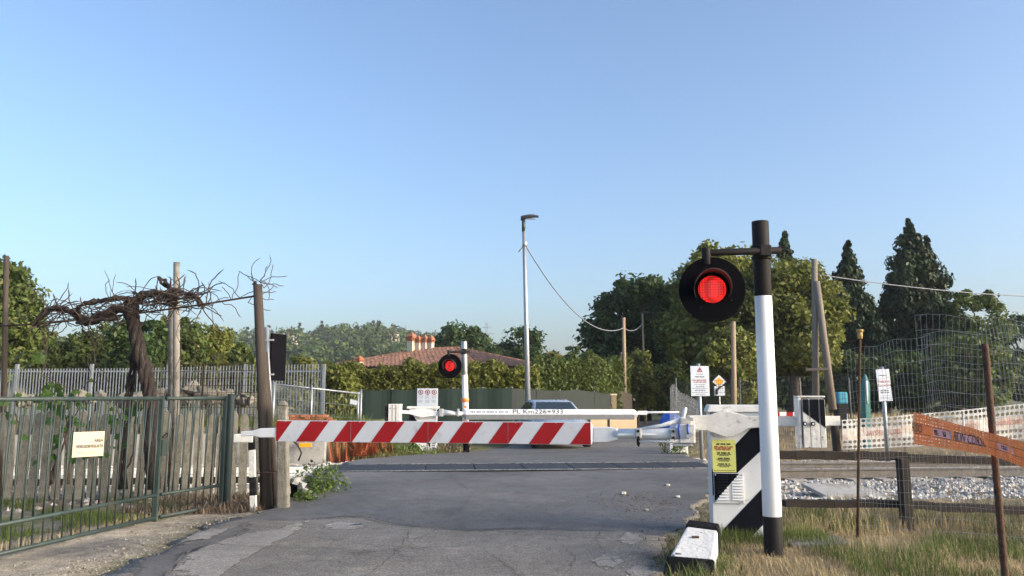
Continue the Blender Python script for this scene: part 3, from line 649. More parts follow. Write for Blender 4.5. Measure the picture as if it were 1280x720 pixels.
# pivot arm: flat plate with a bulge in front of the cabinet, running back to the counterweight
prof_u = [(856, 519), (884, 518), (893, 515), (905, 513), (917, 515), (930, 519), (985, 520), (1003, 521)]
prof_l = [(1003, 531), (985, 531), (945, 533), (932, 534), (922, 540), (912, 544), (903, 545), (892, 541), (880, 537), (856, 536)]
poly = [PB(sB(px, .06), .06, zz(py)) for px, py in prof_u + prof_l]
mb = MB(); mb.extrude(poly, vB * .045); mb.build('pivot_arm', M['white_dirty'], nb, bevel=.01)
mb = MB(); c = PB(sB(905, .06), .06, zz(529)); mb.tube([c + vB * .05, c + vB * .14], .11, 16); mb.build('pivot_shaft', M['dark_iron'], nb)
# counterweight: three cast slabs between two plates
w0, w1 = sB(999, .0), sB(1027, .0); z0, z1 = zz(556), zz(498)
cwt = MB().obox(B0, uB, vB, (w0 - .0, w1), (-.02, .20), (z0, z1)).build('counterweight', M['white_chip'], nb, bevel=.012); cwt['label'] = 'slab counterweight painted black above white'
mb = MB(); mb.obox(B0, uB, vB, (w0 - .045, w0 - .012), (-.035, .21), (z0 - .0, z1 + .01)); mb.build('end_plate', M['white_dirty'], cwt, bevel=.006)
mb = MB(); mb.obox(B0, uB, vB, (w0 - .045, w1 + .01), (-.034, .21), (z1 + .012, z1 + .03)); mb.build('top_plate', M['white_dirty'], cwt, bevel=.004)
W3 = w1 - w0
for k, (f0, f1) in enumerate(((0, .29), (.31, .73), (.75, 1))):
    mb = MB(); mb.obox(B0, uB, vB, (w0 + W3 * f0, w0 + W3 * f1), (-.05, -.022), (z0 + .004, z1 - .004)); sb = mb.build('slab', M['white_chip'], cwt, bevel=.006)
    zt = lambda f: z1 - (z1 - z0) * (.26 + .34 * f)
    band([[(w0 + W3 * f0 + .003, zt(f0)), (w0 + W3 * f1 - .003, zt(f1)), (w0 + W3 * f1 - .003, z1 - .006), (w0 + W3 * f0 + .003, z1 - .006)]], w0, w1, z0, z1, -.0525, 'black_paint', sb, M['black'])
for k, px in enumerate((1002, 1012)):
    c = PB(sB(px, -.05), -.05, zz(527.5)); mb = MB(); mb.tube([c, c - vB * .03], .022, 12, 0); b = mb.build('bolt', M['black_worn'], cwt)
    mb = MB(); mb.tube([c - vB * .03, c - vB * .034], .011, 10); mb.build('bolt_end', M['white_clean'], b)
# striped boom
Lb = 3.80; bz0, bz1 = 1.005, 1.255
bm_ = MB(); bm_.hexa([PB(-Lb, -.035, bz0), PB(0, -.035, bz0), PB(0, .035, bz0), PB(-Lb, .035, bz0), PB(-Lb, -.035, bz1), PB(0, -.035, bz1), PB(0, .035, bz1), PB(-Lb, .035, bz1)])
boom = bm_.build('boom', M['refl'], nb, bevel=.004)
mb = MB(); Pp, hf, sh = .472, .236, .178
for k in range(0, 9):
    b0 = k * Pp; q = clip([(-b0, bz0 + .004), (-(b0 + hf), bz0 + .004), (-(b0 + hf - sh), bz1 - .004), (-(b0 - sh), bz1 - .004)], -Lb, -.001)
    if len(q) >= 3: mb = MB().extrude([PB(a, -.0372, b) for a, b in q], vB * .0015); mb.build('red_stripe', M['red'], boom)
for s_ in (-.95, -1.9, -2.85):
    mb = MB(); mb.obox(B0, uB, vB, (s_ - .0015, s_ + .0015), (-.0395, -.0372), (bz0 + .002, bz1 - .002)); mb.build('seam', M['ink_grey'], boom)
for s_ in np.arange(-Lb + .12, -.05, .47):
    for z_ in (bz0 + .012, bz1 - .012): mb = MB(); mb.tube([PB(s_, -.0372, z_), PB(s_, -.042, z_)], .006, 6); mb.build('rivet', M['alu'], boom)
mb = MB(); mb.extrude([PB(0, -.036, bz0), PB(.02, -.03, bz0 + .03), PB(.022, -.03, bz1 - .05), PB(0, -.036, bz1)], vB * .07); mb.build('boom_end', M['white_clean'], boom)
# tip at the left: flattened tube
def zB(px, py): return at(px, py, PB(sB(px), 0, 0).y).z
def sec(s, zc, h, d): return [PB(s, -d, zc - h), PB(s, d, zc - h), PB(s, d, zc + h), PB(s, -d, zc + h)]
def loft(secs, name, mt, parent, bevel=.01):
    m_ = MB(); n_ = len(secs[0])
    for i in range(len(secs) - 1):
        for k in range(n_): k2 = (k + 1) % n_; m_.face([secs[i][k], secs[i][k2], secs[i + 1][k2], secs[i + 1][k]])
    m_.face(secs[0][::-1]); m_.face(secs[-1]); return m_.build(name, mt, parent, bevel=bevel)
zt = 1.11
loft([sec(-Lb - .0, zt, .058, .03), sec(-Lb - .22, zt - .005, .055, .03), sec(-Lb - .30, zt - .01, .034, .026), sec(-Lb - .47, zt - .02, .030, .024)], 'boom_tip', M['white'], nb)
# root of the boom: flat tongue, pipe, clamps and braces
zr = 1.115
loft([sec(.022, zr, .085, .03), sec(.18, zr + .005, .085, .035), sec(.30, zr + .012, .062, .045)], 'boom_socket', M['white'], nb)
mb = MB(); mb.tube([PB(.26, 0, zr + .012), PB(.84, 0, zr + .016), PB(1.02, .01, zr + .02)], [.058, .064, .066], 14); mb.build('boom_pipe', M['white'], nb)
loft([sec(.30, zr + .005, .010, .07), sec(.62, zr + .012, .012, .075), sec(.75, zr + .012, .006, .06)], 'pipe_rib', M['white'], nb, .003)
for px in (796, 839):
    s = sB(px); mb = MB(); mb.obox(B0, uB, vB, (s - .035, s + .035), (-.09, .09), (zr - .035, zr + .075)); c = mb.build('clamp', M['alu'], nb, bevel=.012)
    for z in (-.02, .05):
        mb = MB(); mb.tube([PB(s, -.09, zr + z), PB(s, -.115, zr + z)], .016, 6); mb.build('bolt', M['dark_iron'], c)
s = sB(796); mb = MB(); mb.tube([PB(s, -.05, zr - .03), PB(s, -.05, zr - .10)], [.02, .02], 8); mb.tube([PB(s, -.05, zr - .10), PB(s, -.05, zr - .125)], [.018, .008], 8); mb.build('hinge_pin', M['dark_iron'], nb)
mb = MB(); mb.tube([PB(sB(797), -.04, zr + .07), PB(sB(825), -.02, zr + .11), PB(sB(848), 0, zr + .165)], [.012, .02, .03], 8); mb.build('upper_brace', M['white'], nb)
mb = MB(); mb.tube([PB(sB(797), -.06, zr - .065), PB(sB(862), -.05, zr - .062)], .011, 8); mb.build('lower_rod', M['white'], nb)
mb = MB(); mb.obox(B0, uB, vB, (sB(846), sB(866)), (-.08, .12), (zr - .08, zr + .13)); mb.obox(B0, uB, vB, (sB(848), sB(862)), (-.05, .09), (zr + .13, zr + .20)); mb.build('hinge_block', M['white_dirty'], nb, bevel=.012)
mb = MB(); mb.tube([PB(sB(851), .0, zr + .18), PB(sB(854), 0, zr + .27), PB(sB(856), 0, zr + .31)], [.022, .024, .012], 8); mb.build('lever', M['white'], nb)
for px, py in ((858, 521), (862, 523), (861, 541), (857, 543)):
    c = PB(sB(px, -.08), -.085, zz(py)); mb = MB(); mb.tube([c, c - vB * .03], .024, 6); mb.build('nut', M['alu'], nb)
mb = MB()
for px in (846.5, 857): mb.tube([PB(sB(px), -.09, zr + .13), PB(sB(px - .5), -.10, zr + .06), PB(sB(px), -.095, zr - .03)], [.008, .014, .008], 6)
mb.build('blue_strap', M['blue'], nb)
mb = MB(); mb.obox(B0, uB, vB, (sB(838), sB(862)), (-.06, .10), (zr - .115, zr - .085)); mb.build('bearing_plate', M['alu'], nb, bevel=.008)

# tip rest: black and white banded bar with a white saddle
pr = at(318, 626, 11.0); rt = thing('barrier_rest', (pr.x, pr.y, 0), 'old black and white banded bar where the barrier tip rests', 'barrier rest')
segs = [(0, .28, 'white_chip'), (.28, .52, 'black_worn'), (.52, .88, 'white_chip'), (.88, 1.12, 'black_worn')]
for a, b, mm in segs:
    mb = MB(); p0 = Vector((pr.x, pr.y, -.05)) + Vector((-.065, -.02, 1)) * a; p1 = Vector((pr.x, pr.y, -.05)) + Vector((-.065, -.02, 1)) * b
    mb.bar(p0, p1, .085, .05, up=Vector((0, 1, 0))); mb.build('band', M[mm], rt, bevel=.006)
pt = Vector((pr.x - .16, pr.y - .02, 1.0)); mb = MB(); mb.box(pt.x - .14, pt.x + .12, pt.y - .04, pt.y + .04, .93, 1.04); mb.build('saddle', M['white_dirty'], rt, bevel=.01)

# ------------------------------------------------------------------ level crossing signals
def signal(name, base, top, disc, dr, k, label, w0, w1, side, head_mat, red_collar=False, arm_mat=None):
    """k: scale; w0,w1 heights of the white section"""
    g = thing(name, base, label, 'signal'); b = Vector(base); t = Vector(top); ax = (t - b); H = ax.length; ax.normalize()
    r = .088 * k
    for a0_, a1_, mm, nm in ((-.05, w0, head_mat if not red_collar else M['black_matt'], 'pole_foot'), (w0, w1, M['white_clean'], 'pole'), (w1, H, head_mat, 'pole_top')):
        mb = MB(); rr_ = r * (1.04 if nm != 'pole' else 1.0) * (1 - .0 * a0_)
        tp = .93 if nm == 'pole_top' else 1
        mb.tube([b + ax * a0_, b + ax * a1_], [rr_ * tp * (1 if nm != 'pole' else 1.04), rr_ * tp * (1 if nm != 'pole' else .97)], 24); mb.build(nm, mm, g, bevel=.004)
    D = Vector(disc); hz = D.z + dr * 1.02; pj = b + ax * ((D.z + dr * 1.24 - b.z) / ax.z)
    arm0 = pj - Vector((0, r + .02 * k, 0)) + Vector((side * -.0, 0, 0)); arm1 = Vector((D.x - .04 * k, D.y + .02, D.z + dr * 1.15))
    e = (arm1 - arm0).normalized()
    mb = MB(); mb.tube([arm0 - e * .17 * k, arm1], [.038 * k, .034 * k], 14); mb.tube([arm1 + ZU * .05 * k, arm1 - ZU * .12 * k], [.045 * k, .045 * k], 14); mb.build('bracket_arm', M['dark_iron'], g, bevel=.004)
    mb = MB()
    for q in (-.055, .055): mb.tube([pj + ax * (q - .018) * k, pj + ax * (q + .018) * k], r * 1.16, 20)
    mb.obox(pj, Vector((1, 0, 0)), Vector((0, 1, 0)), (-.055 * k, .055 * k), (-r - .065 * k, -r + .02), (pj.z - .055 * k, pj.z + .055 * k)); mb.build('clamp', M['dark_iron'], g, bevel=.006)
    # head: round backing board, lamp housing, visor, lens
    fd = Vector((side * .16, -1, 0.0)).normalized(); rx = fd.cross(ZU).normalized() * -1
    def ring(c, rad, n=40): return [c + (rx * math.cos(2 * math.pi * i / n) + ZU * math.sin(2 * math.pi * i / n)) * rad for i in range(n)]
    mb = MB(); n = 40; rs = [ring(D - fd * .03, dr * .98, n), ring(D - fd * .005, dr, n), ring(D + fd * .012, dr, n), ring(D + fd * .016, dr * .985, n)]
    for i in range(3):
        for q in range(n): q2 = (q + 1) % n; mb.face([rs[i][q], rs[i][q2], rs[i + 1][q2], rs[i + 1][q]], 0, False)
    mb.face(rs[0]); mb.face(rs[-1]); hd = mb.build('backing_board', M['black_matt'], g)
    mb = MB(); mb.tube([D - fd * .03, D - fd * .20 * k], [dr * .6, dr * .45], 20); mb.build('lamp_housing', M['black_matt'], hd)
    lr = dr * .42
    mb = MB(); mb.tube([D + fd * .017, D + fd * .03 * k, D + fd * .042 * k], [lr, lr * .97, lr * .6], 28, cap=True); mb.build('lens', M['lens'], hd)
    # visor: hood over the upper part of the lens
    mb = MB(); n = 30
    for i in range(n):
        t0, t1 = R(-28 + 236 * i / n), R(-28 + 236 * (i + 1) / n)
        def vp(t, rad, out): return D + (rx * math.cos(t) + ZU * math.sin(t)) * rad + fd * out
        L = lambda t: (.06 + .17 * max(0, math.sin((t - R(-28)) / R(236) * math.pi)) ** .7) * k
        ro = lr * 1.3
        mb.face([vp(t0, ro, .016), vp(t1, ro, .016), vp(t1, ro * 1.03, L(t1)), vp(t0, ro * 1.03, L(t0))], 0, True)
        mb.face([vp(t0, ro * .96, .016), vp(t0, ro * .99, L(t0)), vp(t1, ro * .99, L(t1)), vp(t1, ro * .96, .016)], 0, True)
        mb.face([vp(t0, ro * 1.03, L(t0)), vp(t1, ro * 1.03, L(t1)), vp(t1, ro * .99, L(t1)), vp(t0, ro * .99, L(t0))])
    mb.build('visor', M['visor'], hd, recalc=False)
    for a in (58, -32, 238):
        c = D + (rx * math.cos(R(a)) + ZU * math.sin(R(a))) * dr * .66 + fd * .015; mb = MB(); mb.tube([c, c + fd * .014], .012 * k, 8); mb.build('bolt', M['dark_iron'], hd)
    if red_collar:
        c = b + ax * 1.42; mb = MB(); mb.tube([c - ax * .05, c + ax * .05], r * 1.2, 16); mb.build('orange_collar', M['orange'], g)
        mb = MB()
        for i in range(6):
            z = c - ax * (.18 + i * .13); q = z - Vector((0, r * 1.02, 0)); mb.face([q + Vector((-.035, 0, -.035)), q + Vector((.04, 0, -.02)), q + Vector((.04, 0, .035)), q + Vector((-.035, 0, .02))])
        mb.build('orange_marks', M['orange'], g, recalc=False)
    return g
pb = at(967, 684, 8.1); pb.z = gz(pb.x, pb.y); ptp = at(950, 277, 8.1)
signal('crossing_signal', pb, ptp, at(890, 362, 7.92), .327, 1.0, 'near crossing signal with large round red lamp on white pole', .37, 2.55, -1, M['dark_iron'])
fb_ = at(583, 566, 21.9); fb_.z = .02; ft = at(580, 427, 21.9)
signal('crossing_signal', fb_, ft, at(562.5, 457.5, 21.6), .325, .95, 'far crossing signal with red lamp beyond the tracks', .45, 2.1, -1, M['galv'], True)

# ------------------------------------------------------------------ far barrier
Yf = 21.6; X1, Z_ = Vector((1, 0, 0)), 0
def zf(py, Y=Yf): return at(600, py, Y).z
def xf(px, Y=Yf): return at(px, 520, Y).x
fbar = thing('crossing_barrier', (xf(527), Yf + .2, 0), 'far white barrier lettered along its boom, on a cabinet beyond the tracks', 'barrier')
mb = MB(); mb.box(xf(511), xf(538), Yf + .08, Yf + .55, -.02, zf(511)); fc = mb.build('cabinet', M['white'], fbar, bevel=.012)
mb = MB(); mb.box(xf(538) + .002, xf(545), Yf + .1, Yf + .5, -.02, zf(520)); pa = mb.build('side_case', M['white'], fc, bevel=.01)
for i, py in enumerate((554, 557, 560)):
    mb = MB(); mb.box(xf(540), xf(543.5), Yf + .092, Yf + .099, zf(py) - .02, zf(py) + .015); mb.build('vent_slot', M['ink_grey'], pa)
mb = MB(); mb.box(xf(508), xf(547), Yf + .04, Yf + .6, zf(511) + .001, zf(508)); mb.build('lid', M['white_dirty'], fc, bevel=.012)
mb = MB()
for p in ([(511, 527), (511, 512), (528, 537), (538, 548), (538, 560)], [(511, 569), (511, 552), (517, 552), (533, 568), (533, 569)]):
    mb.face([(xf(a), Yf + .077, max(-.01, zf(b))) for a, b in p])
mb.build('black_stripes', M['black'], fc, recalc=False)
poly = [(Vector((xf(a), Yf - .05, zf(b)))) for a, b in [(500, 513), (513, 513), (520, 511), (530, 510.5), (545, 514), (552, 514), (552, 519), (543, 520), (534, 521), (528, 522), (520, 520), (512, 517.5), (500, 516.5)]]
mb = MB(); mb.extrude(poly, (0, .06, 0)); mb.build('pivot_arm', M['white'], fbar, bevel=.008)
mb = MB(); mb.box(xf(487), xf(501.5), Yf - .25, Yf + .2, zf(527), zf(505)); fw = mb.build('counterweight', M['white_chip'], fbar, bevel=.01)
for a, b, mm in ((482.5, 486.5, 'black_worn'),): mb = MB(); mb.box(xf(a), xf(b), Yf - .22, Yf + .17, zf(526.5), zf(505.5)); mb.build('end_slab', M[mm], fw, bevel=.01)
for px in (492, 496.5): mb = MB(); mb.box(xf(px) - .008, xf(px) + .008, Yf - .255, Yf - .249, zf(526), zf(506)); mb.build('slab_joint', M['ink_grey'], fw)
mb = MB(); mb.tube([(xf(552), Yf - .02, zf(516.5)), (xf(578), Yf - .02, zf(517))], [.055, .05], 12); mb.tube([(xf(552), Yf - .02, zf(513)), (xf(572), Yf - .02, zf(515.5))], [.03, .015], 8); mb.build('boom_pipe', M['white'], fbar)
for c0_, c1_ in ((549, 554), (571.5, 574)): mb = MB(); mb.box(xf(c0_), xf(c1_), Yf - .1, Yf + .07, zf(520.5), zf(511)); mb.build('clamp', M['alu'], fbar, bevel=.01)
# boom: hollow beam of six-sided section, upper faces tilted to the sky
xa, xb = xf(577), xf(797); zc = zf(518); hw = .105; hh = .135
secd = [(-hw, .0), (-hw * .45, hh), (hw * .45, hh), (hw, 0), (hw * .45, -hh), (-hw * .45, -hh)]
def hs(x, k): return [Vector((x, Yf + a * k, zc + b * k)) for a, b in secd]
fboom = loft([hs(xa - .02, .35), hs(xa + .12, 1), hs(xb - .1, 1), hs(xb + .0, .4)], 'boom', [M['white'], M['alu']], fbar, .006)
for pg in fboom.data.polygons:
    if pg.normal.z < -.05: pg.material_index = 1  # downward faces take the grey material, so their shade is painted in
up = Vector((0, hw * .55, hh)).normalized(); oo = Vector((xf(672.5), Yf - hw * .72, zc + hh * .5)) + Vector((1, 0, 0)).cross(up) * .004
text('PL Km226+933', .17, M['ink'], fboom, oo, (1, 0, 0), up, squeeze=1.28)
print_lines(fboom, Vector((xf(612), Yf - hw * .72, zc + hh * .5)), (1, 0, 0), up, 1.7, [(0, .05, .6, 0)], [M['ink_grey']], 9)
mb = MB(); mb.box(xf(797), xf(809), Yf - .03, Yf + .03, zf(518.5), zf(513.5)); mb.tube([(xf(805), Yf, zf(515.7)), (xf(849), Yf, zf(515.2))], [.032, .024], 10); mb.build('boom_tip', M['white'], fbar, bevel=.004)
# far rest post with blue cover near the tip
rp = thing('barrier_rest', (xf(843, 21.9), 21.9, 0), 'weathered rest post with peeling paint under the far barrier tip', 'barrier rest')
mb = MB(); mb.box(xf(835, 21.9), xf(858, 21.9), 21.8, 22.05, -.05, zf(548, 21.9)); mb.build('post', M['white_chip'], rp, bevel=.02)
mb = MB(); mb.bar((xf(829, 21.8), 21.8, -.05), (xf(832, 21.8), 21.8, zf(546, 21.8)), .04, .04); mb.build('iron_stake', M['rust'], rp)
bl = thing('blue_tarpaulin', (xf(838, 30), 30.0, 0), 'blue plastic tarpaulin heap behind the barrier hinge', 'tarpaulin')
m_ = MB(); n = 14; R0 = []
for j, (rr_, z) in enumerate(((.40, .4), (.41, .58), (.36, .76), (.24, .89), (.08, .94))):
    R0.append([Vector((xf(838, 30) + math.cos(6.283 * i / n) * rr_ * (1 + .14 * math.sin(i * 2.3 + j)), 30 + math.sin(6.283 * i / n) * rr_ * .7, z + .03 * math.sin(i * 1.7 + j))) for i in range(n)])
R0.insert(0, [Vector((p.x, p.y, 0)) for p in R0[0]])
for j in range(len(R0) - 1):
    for i in range(n): i2 = (i + 1) % n; m_.face([R0[j][i], R0[j][i2], R0[j + 1][i2], R0[j + 1][i]], 0, False)
m_.face(R0[-1]); m_.build('cover', M['blue'], bl, bevel=.02)

# three-pictogram prohibition sign behind the far cabinet
Ys = 22.6; sg = thing('prohibition_sign', (xf(534, Ys), Ys, 0), 'white panel with three red prohibition circles beside the far cabinet', 'sign')
mb = MB(); mb.box(xf(521, Ys), xf(547, Ys), Ys, Ys + .02, zf(512, Ys), zf(485.5, Ys)); pnl = mb.build('panel', M['sign_white'], sg, bevel=.003)
mb = MB()
for px in (523.5, 544.5): mb.tube([(xf(px, Ys), Ys + .05, -.05), (xf(px, Ys), Ys + .05, zf(487, Ys))], .025, 8)
mb.build('post', M['galv'], sg)
for i, px in enumerate((525.5, 534, 542.5)):
    c = Vector((xf(px, Ys), Ys - .003, zf(490.3, Ys))); mb = MB(); n = 24
    for q in range(n):
        a, b = 6.283 * q / n, 6.283 * (q + 1) / n; d = lambda t, r_: c + Vector((math.cos(t) * r_, 0, math.sin(t) * r_))
        mb.face([d(a, .052), d(b, .052), d(b, .072), d(a, .072)])
    mb.bar(c + Vector((-.05, -.001, .05)), c + Vector((.05, -.001, -.05)), .012, .002, 0); mb.build('prohibition_ring', M['ink_red'], pnl, recalc=False)
    mb = MB(); mb.bar(c + Vector((0, .001, -.03)), c + Vector((.0, .001, .03)), .03, .001); mb.build('pictogram', M['ink'], pnl)
    print_lines(pnl, c + Vector((0, .002, -.16)), (1, 0, 0), ZU, .15, [(.06, .012, .9, 0), (.03, .012, .9, 0), (0, .012, .9, 0), (-.06, .012, .9, 0), (-.09, .012, .8, 0), (-.12, .012, .7, 0)], [M['ink_grey']], 20 + i)

# ------------------------------------------------------------------ posts, signs and lamps
def pole(name, px, py_top, Y, r0, r1, mt, label, cat, base_px=None, z0=None, group=None, n=12):
    t = at(px, py_top, Y); bx_ = base_px if base_px is not None else px
    b = at(bx_, 495 + 1.5 / Y * F, Y); b.z = gz(b.x, b.y) - .05 if z0 is None else z0
    o = thing(name, b, label, cat, group); mb = MB(); mid = b.lerp(t, .5) + Vector((.01, 0, 0)); mb.tube([b, mid, t], [r0, (r0 + r1) / 2, r1], n); mb.build('shaft', mt, o); return o, b, t
# street lamp
o, b, t = pole('street_lamp', 654.5, 277, 27, .10, .055, M['galv'], 'tall galvanised street lamp standing behind the car', 'street lamp', base_px=661)
mb = MB()
for i in range(8):
    a = i / 8; a2 = (i + 1) / 8
    w = lambda q: .06 + .10 * math.sin(math.pi * min(1, q * .75 + .2)); h = lambda q: .075 * (1 - .6 * q)
    P = lambda q: Vector((t.x - .1 + q * .62, t.y, t.z + .10 + .09 * math.sin(q * 2.2)))
    s0, s1 = P(a), P(a2)
    mb.hexa([s0 + Vector((0, -w(a), -h(a) * .6)), s1 + Vector((0, -w(a2), -h(a2) * .6)), s1 + Vector((0, w(a2), -h(a2) * .6)), s0 + Vector((0, w(a), -h(a) * .6)), s0 + Vector((0, -w(a) * .7, h(a))), s1 + Vector((0, -w(a2) * .7, h(a2))), s1 + Vector((0, w(a2) * .7, h(a2))), s0 + Vector((0, w(a) * .7, h(a)))])
hd = mb.build('lamp_head', M['lamp_head'], o); mb = MB(); mb.tube([t - ZU * .35, t + ZU * .08], .062, 12); mb.build('spigot', M['lamp_head'], o)
mb = MB(); mb.box(t.x + .1, t.x + .4, t.y - .07, t.y + .07, t.z + .09, t.z + .10); mb.build('lamp_glass', M['lens_clear'], hd)
cz = at(656, 305, 27); mb = MB(); mb.tube([cz - ZU * .08, cz + ZU * .08], .085, 12); mb.tube([cz, cz + Vector((-.22, 0, -.28))], .02, 6); mb.build('cable_clamp', M['alu'], o)
lampc = cz
def cable(p, q, sag, r, label, n=24, mt=M['cable']):
    mb = MB(); mb.tube([p.lerp(q, i / n) - ZU * sag * 4 * (i / n) * (1 - i / n) for i in range(n + 1)], r, 5); o = mb.build('overhead_cable', mt, None, loc=p); tag(o, label, 'cable')
o, b, t780 = pole('utility_pole', 779.5, 397, 40, .11, .085, M['wood_pole'], 'slim wooden utility pole in front of the big dark tree', 'utility pole', base_px=781)
mb = MB(); mb.tube([b + Vector((-.55, .3, 0)), at(777, 440, 40)], .05, 8); mb.build('stay', M['wood_pole_old'], o)
p1 = at(779.5, 410, 39.9)
o, b, t805 = pole('street_lamp', 803, 392, 46, .09, .05, M['wood_pole'], 'thin far lamp post with a small curved lamp before the dark tree', 'street lamp', base_px=807)
mb = MB(); mb.tube([t805 - Vector((.1, 0, 0)), t805 + Vector((.1, 0, .08)), t805 + Vector((.42, 0, .06))], [.05, .07, .03], 8); mb.build('lamp_head', M['lamp_head'], o)
cable(lampc, p1, 1.1, .022, 'sagging cable from the tall street lamp to the slim wooden pole', mt=M['ink_grey'])
cable(p1, at(802.5, 405, 46), .25, .022, 'short cable between the slim wooden pole and the far lamp post', mt=M['ink_grey'])
pole('utility_pole', 838, 432, 52, .07, .05, M['galv'], 'thin pale pole far behind the crumpled mesh fence', 'utility pole', base_px=839)
pole('utility_pole', 916.5, 402, 24, .085, .07, M['wood_pole'], 'sunlit wooden pole just behind the striped cabinet', 'utility pole', base_px=917.5)
o, b, t1 = pole('utility_pole', 1018, 324, 26, .12, .095, M['wood_pole_old'], 'tall grey wooden pole with a leaning strut, left of the dark cypress', 'utility pole', base_px=1019.5)
mb = MB(); mb.tube([at(1041, 512, 25.6), at(1021, 352, 25.9)], [.13, .10], 10); mb.build('strut', M['wood_pole_old'], o)
mb = MB(); p = at(1019, 462, 25.8); q = at(1036, 461, 25.6); mb.bar(p - Vector((.3, 0, 0)), q, .09, .08); mb.build('cross_brace', M['wood_pole_old'], o)
cable(at(1022, 343, 26), at(1330, 372, 30), .15, .018, 'overhead wire running right from the tall grey pole', mt=M['ink_grey'])
cable(at(1019, 345, 26), at(880, 470, 38), .5, .012, 'thin wire slanting down left from the tall grey pole', mt=M['cable'])
# left poles
pole('wooden_stake', 8, 320, 12.2, .042, .038, M['wood_old'], 'thin weathered stake at the left edge of the picture', 'stake', base_px=2)
o, b, t = pole('concrete_post', 221, 328, 13.6, .058, .055, M['post_grey'], 'pale round post rising behind the vine', 'post', base_px=219)
mb = MB(); mb.tube([b + Vector((-.12, .15, 0)), at(214.5, 374, 13.8)], .055, 10); mb.build('second_shaft', M['concrete_old'], o)
# old wood post and concrete post at the left verge
o, b, t = pole('wooden_post', 322, 356, 11.2, .085, .062, M['wood_old'], 'tall cracked wooden post behind the barrier tip', 'post', base_px=334, n=14)
mb = MB(); mb.tube([t - ZU * .01 - Vector((.05, 0, 0)), t + Vector((-.02, 0, .06))], [.04, .005], 6); mb.build('splinter', M['wood_old'], o)
o, b, t = pole('wooden_post', 330, 440, 11.28, .05, .05, M['wood_old'], 'short dark wooden post tied against the tall cracked post', 'post', base_px=345)
pcx = at(350, 625, 11.0); o = thing('concrete_post', (pcx.x, pcx.y, 0), 'stubby square concrete post behind the left end of the boom', 'post')
zt_ = at(341, 503, 11.0).z; xl, xr = at(345, 560, 11).x, at(357.5, 560, 11).x
mb = MB(); mb.hexa([(xl + .04, 11, -.1), (xr + .06, 11, -.1), (xr + .06, 11.14, -.1), (xl + .04, 11.14, -.1), (xl - .02, 11, zt_ - .05), (xr - .02, 11, zt_ - .05), (xr - .02, 11.14, zt_ - .05), (xl - .02, 11.14, zt_ - .05)])
mb.build('shaft', M['concrete_old'], o, bevel=.02)
mb = MB(); mb.hexa([(xl - .022, 10.998, zt_ - .049), (xr - .018, 10.998, zt_ - .049), (xr - .018, 11.142, zt_ - .049), (xl - .022, 11.142, zt_ - .049), (xl + .02, 11.02, zt_ + .02), (xr - .05, 11.02, zt_ + .02), (xr - .05, 11.12, zt_ + .02), (xl + .02, 11.12, zt_ + .02)]); mb.build('rounded_head', M['concrete_old'], o, bevel=.02)
mb = MB(); c0 = at(336, 590, 11.1); mb.tube([c0 + Vector((math.cos(a) * .16, math.sin(a) * .13, .01 * math.sin(3 * a))) for a in np.linspace(0, 6.28, 14)], .006, 5); mb.build('tie_wire', M['rust'], o)
# road sign seen from behind, edge-on
o, b, t = pole('road_sign', 333.5, 409, 12.6, .036, .036, M['galv'], 'black back of a narrow sign on a grey pole beside the tall wooden post', 'sign', base_px=341)
dpl = Vector((.42, .9, 0)).normalized(); c = at(335, 446, 12.6)
mb = MB(); hp = (at(341, 417, 12.6).z - at(341, 476, 12.6).z) / 2
q = c + Vector((.03, -.02, 0)) ; mb.hexa([q + Vector((0, 0, -hp)), q + dpl * .03 + Vector((.02, -.02, -hp)), q + dpl * .36 + Vector((.02, -.02, -hp)), q + dpl * .36 + Vector((0, 0, -hp)), q + Vector((0, 0, hp)), q + dpl * .03 + Vector((.02, -.02, hp)), q + dpl * .36 + Vector((.02, -.02, hp)), q + dpl * .36 + Vector((0, 0, hp))]); mb.build('panel', M['black_matt'], o)
for py in (425, 468): mb = MB(); p = at(332, py, 12.52); mb.box(p.x - .02, p.x + .13, p.y - .02, p.y + .01, p.z - .012, p.z + .012); mb.build('bracket', M['alu'], o)
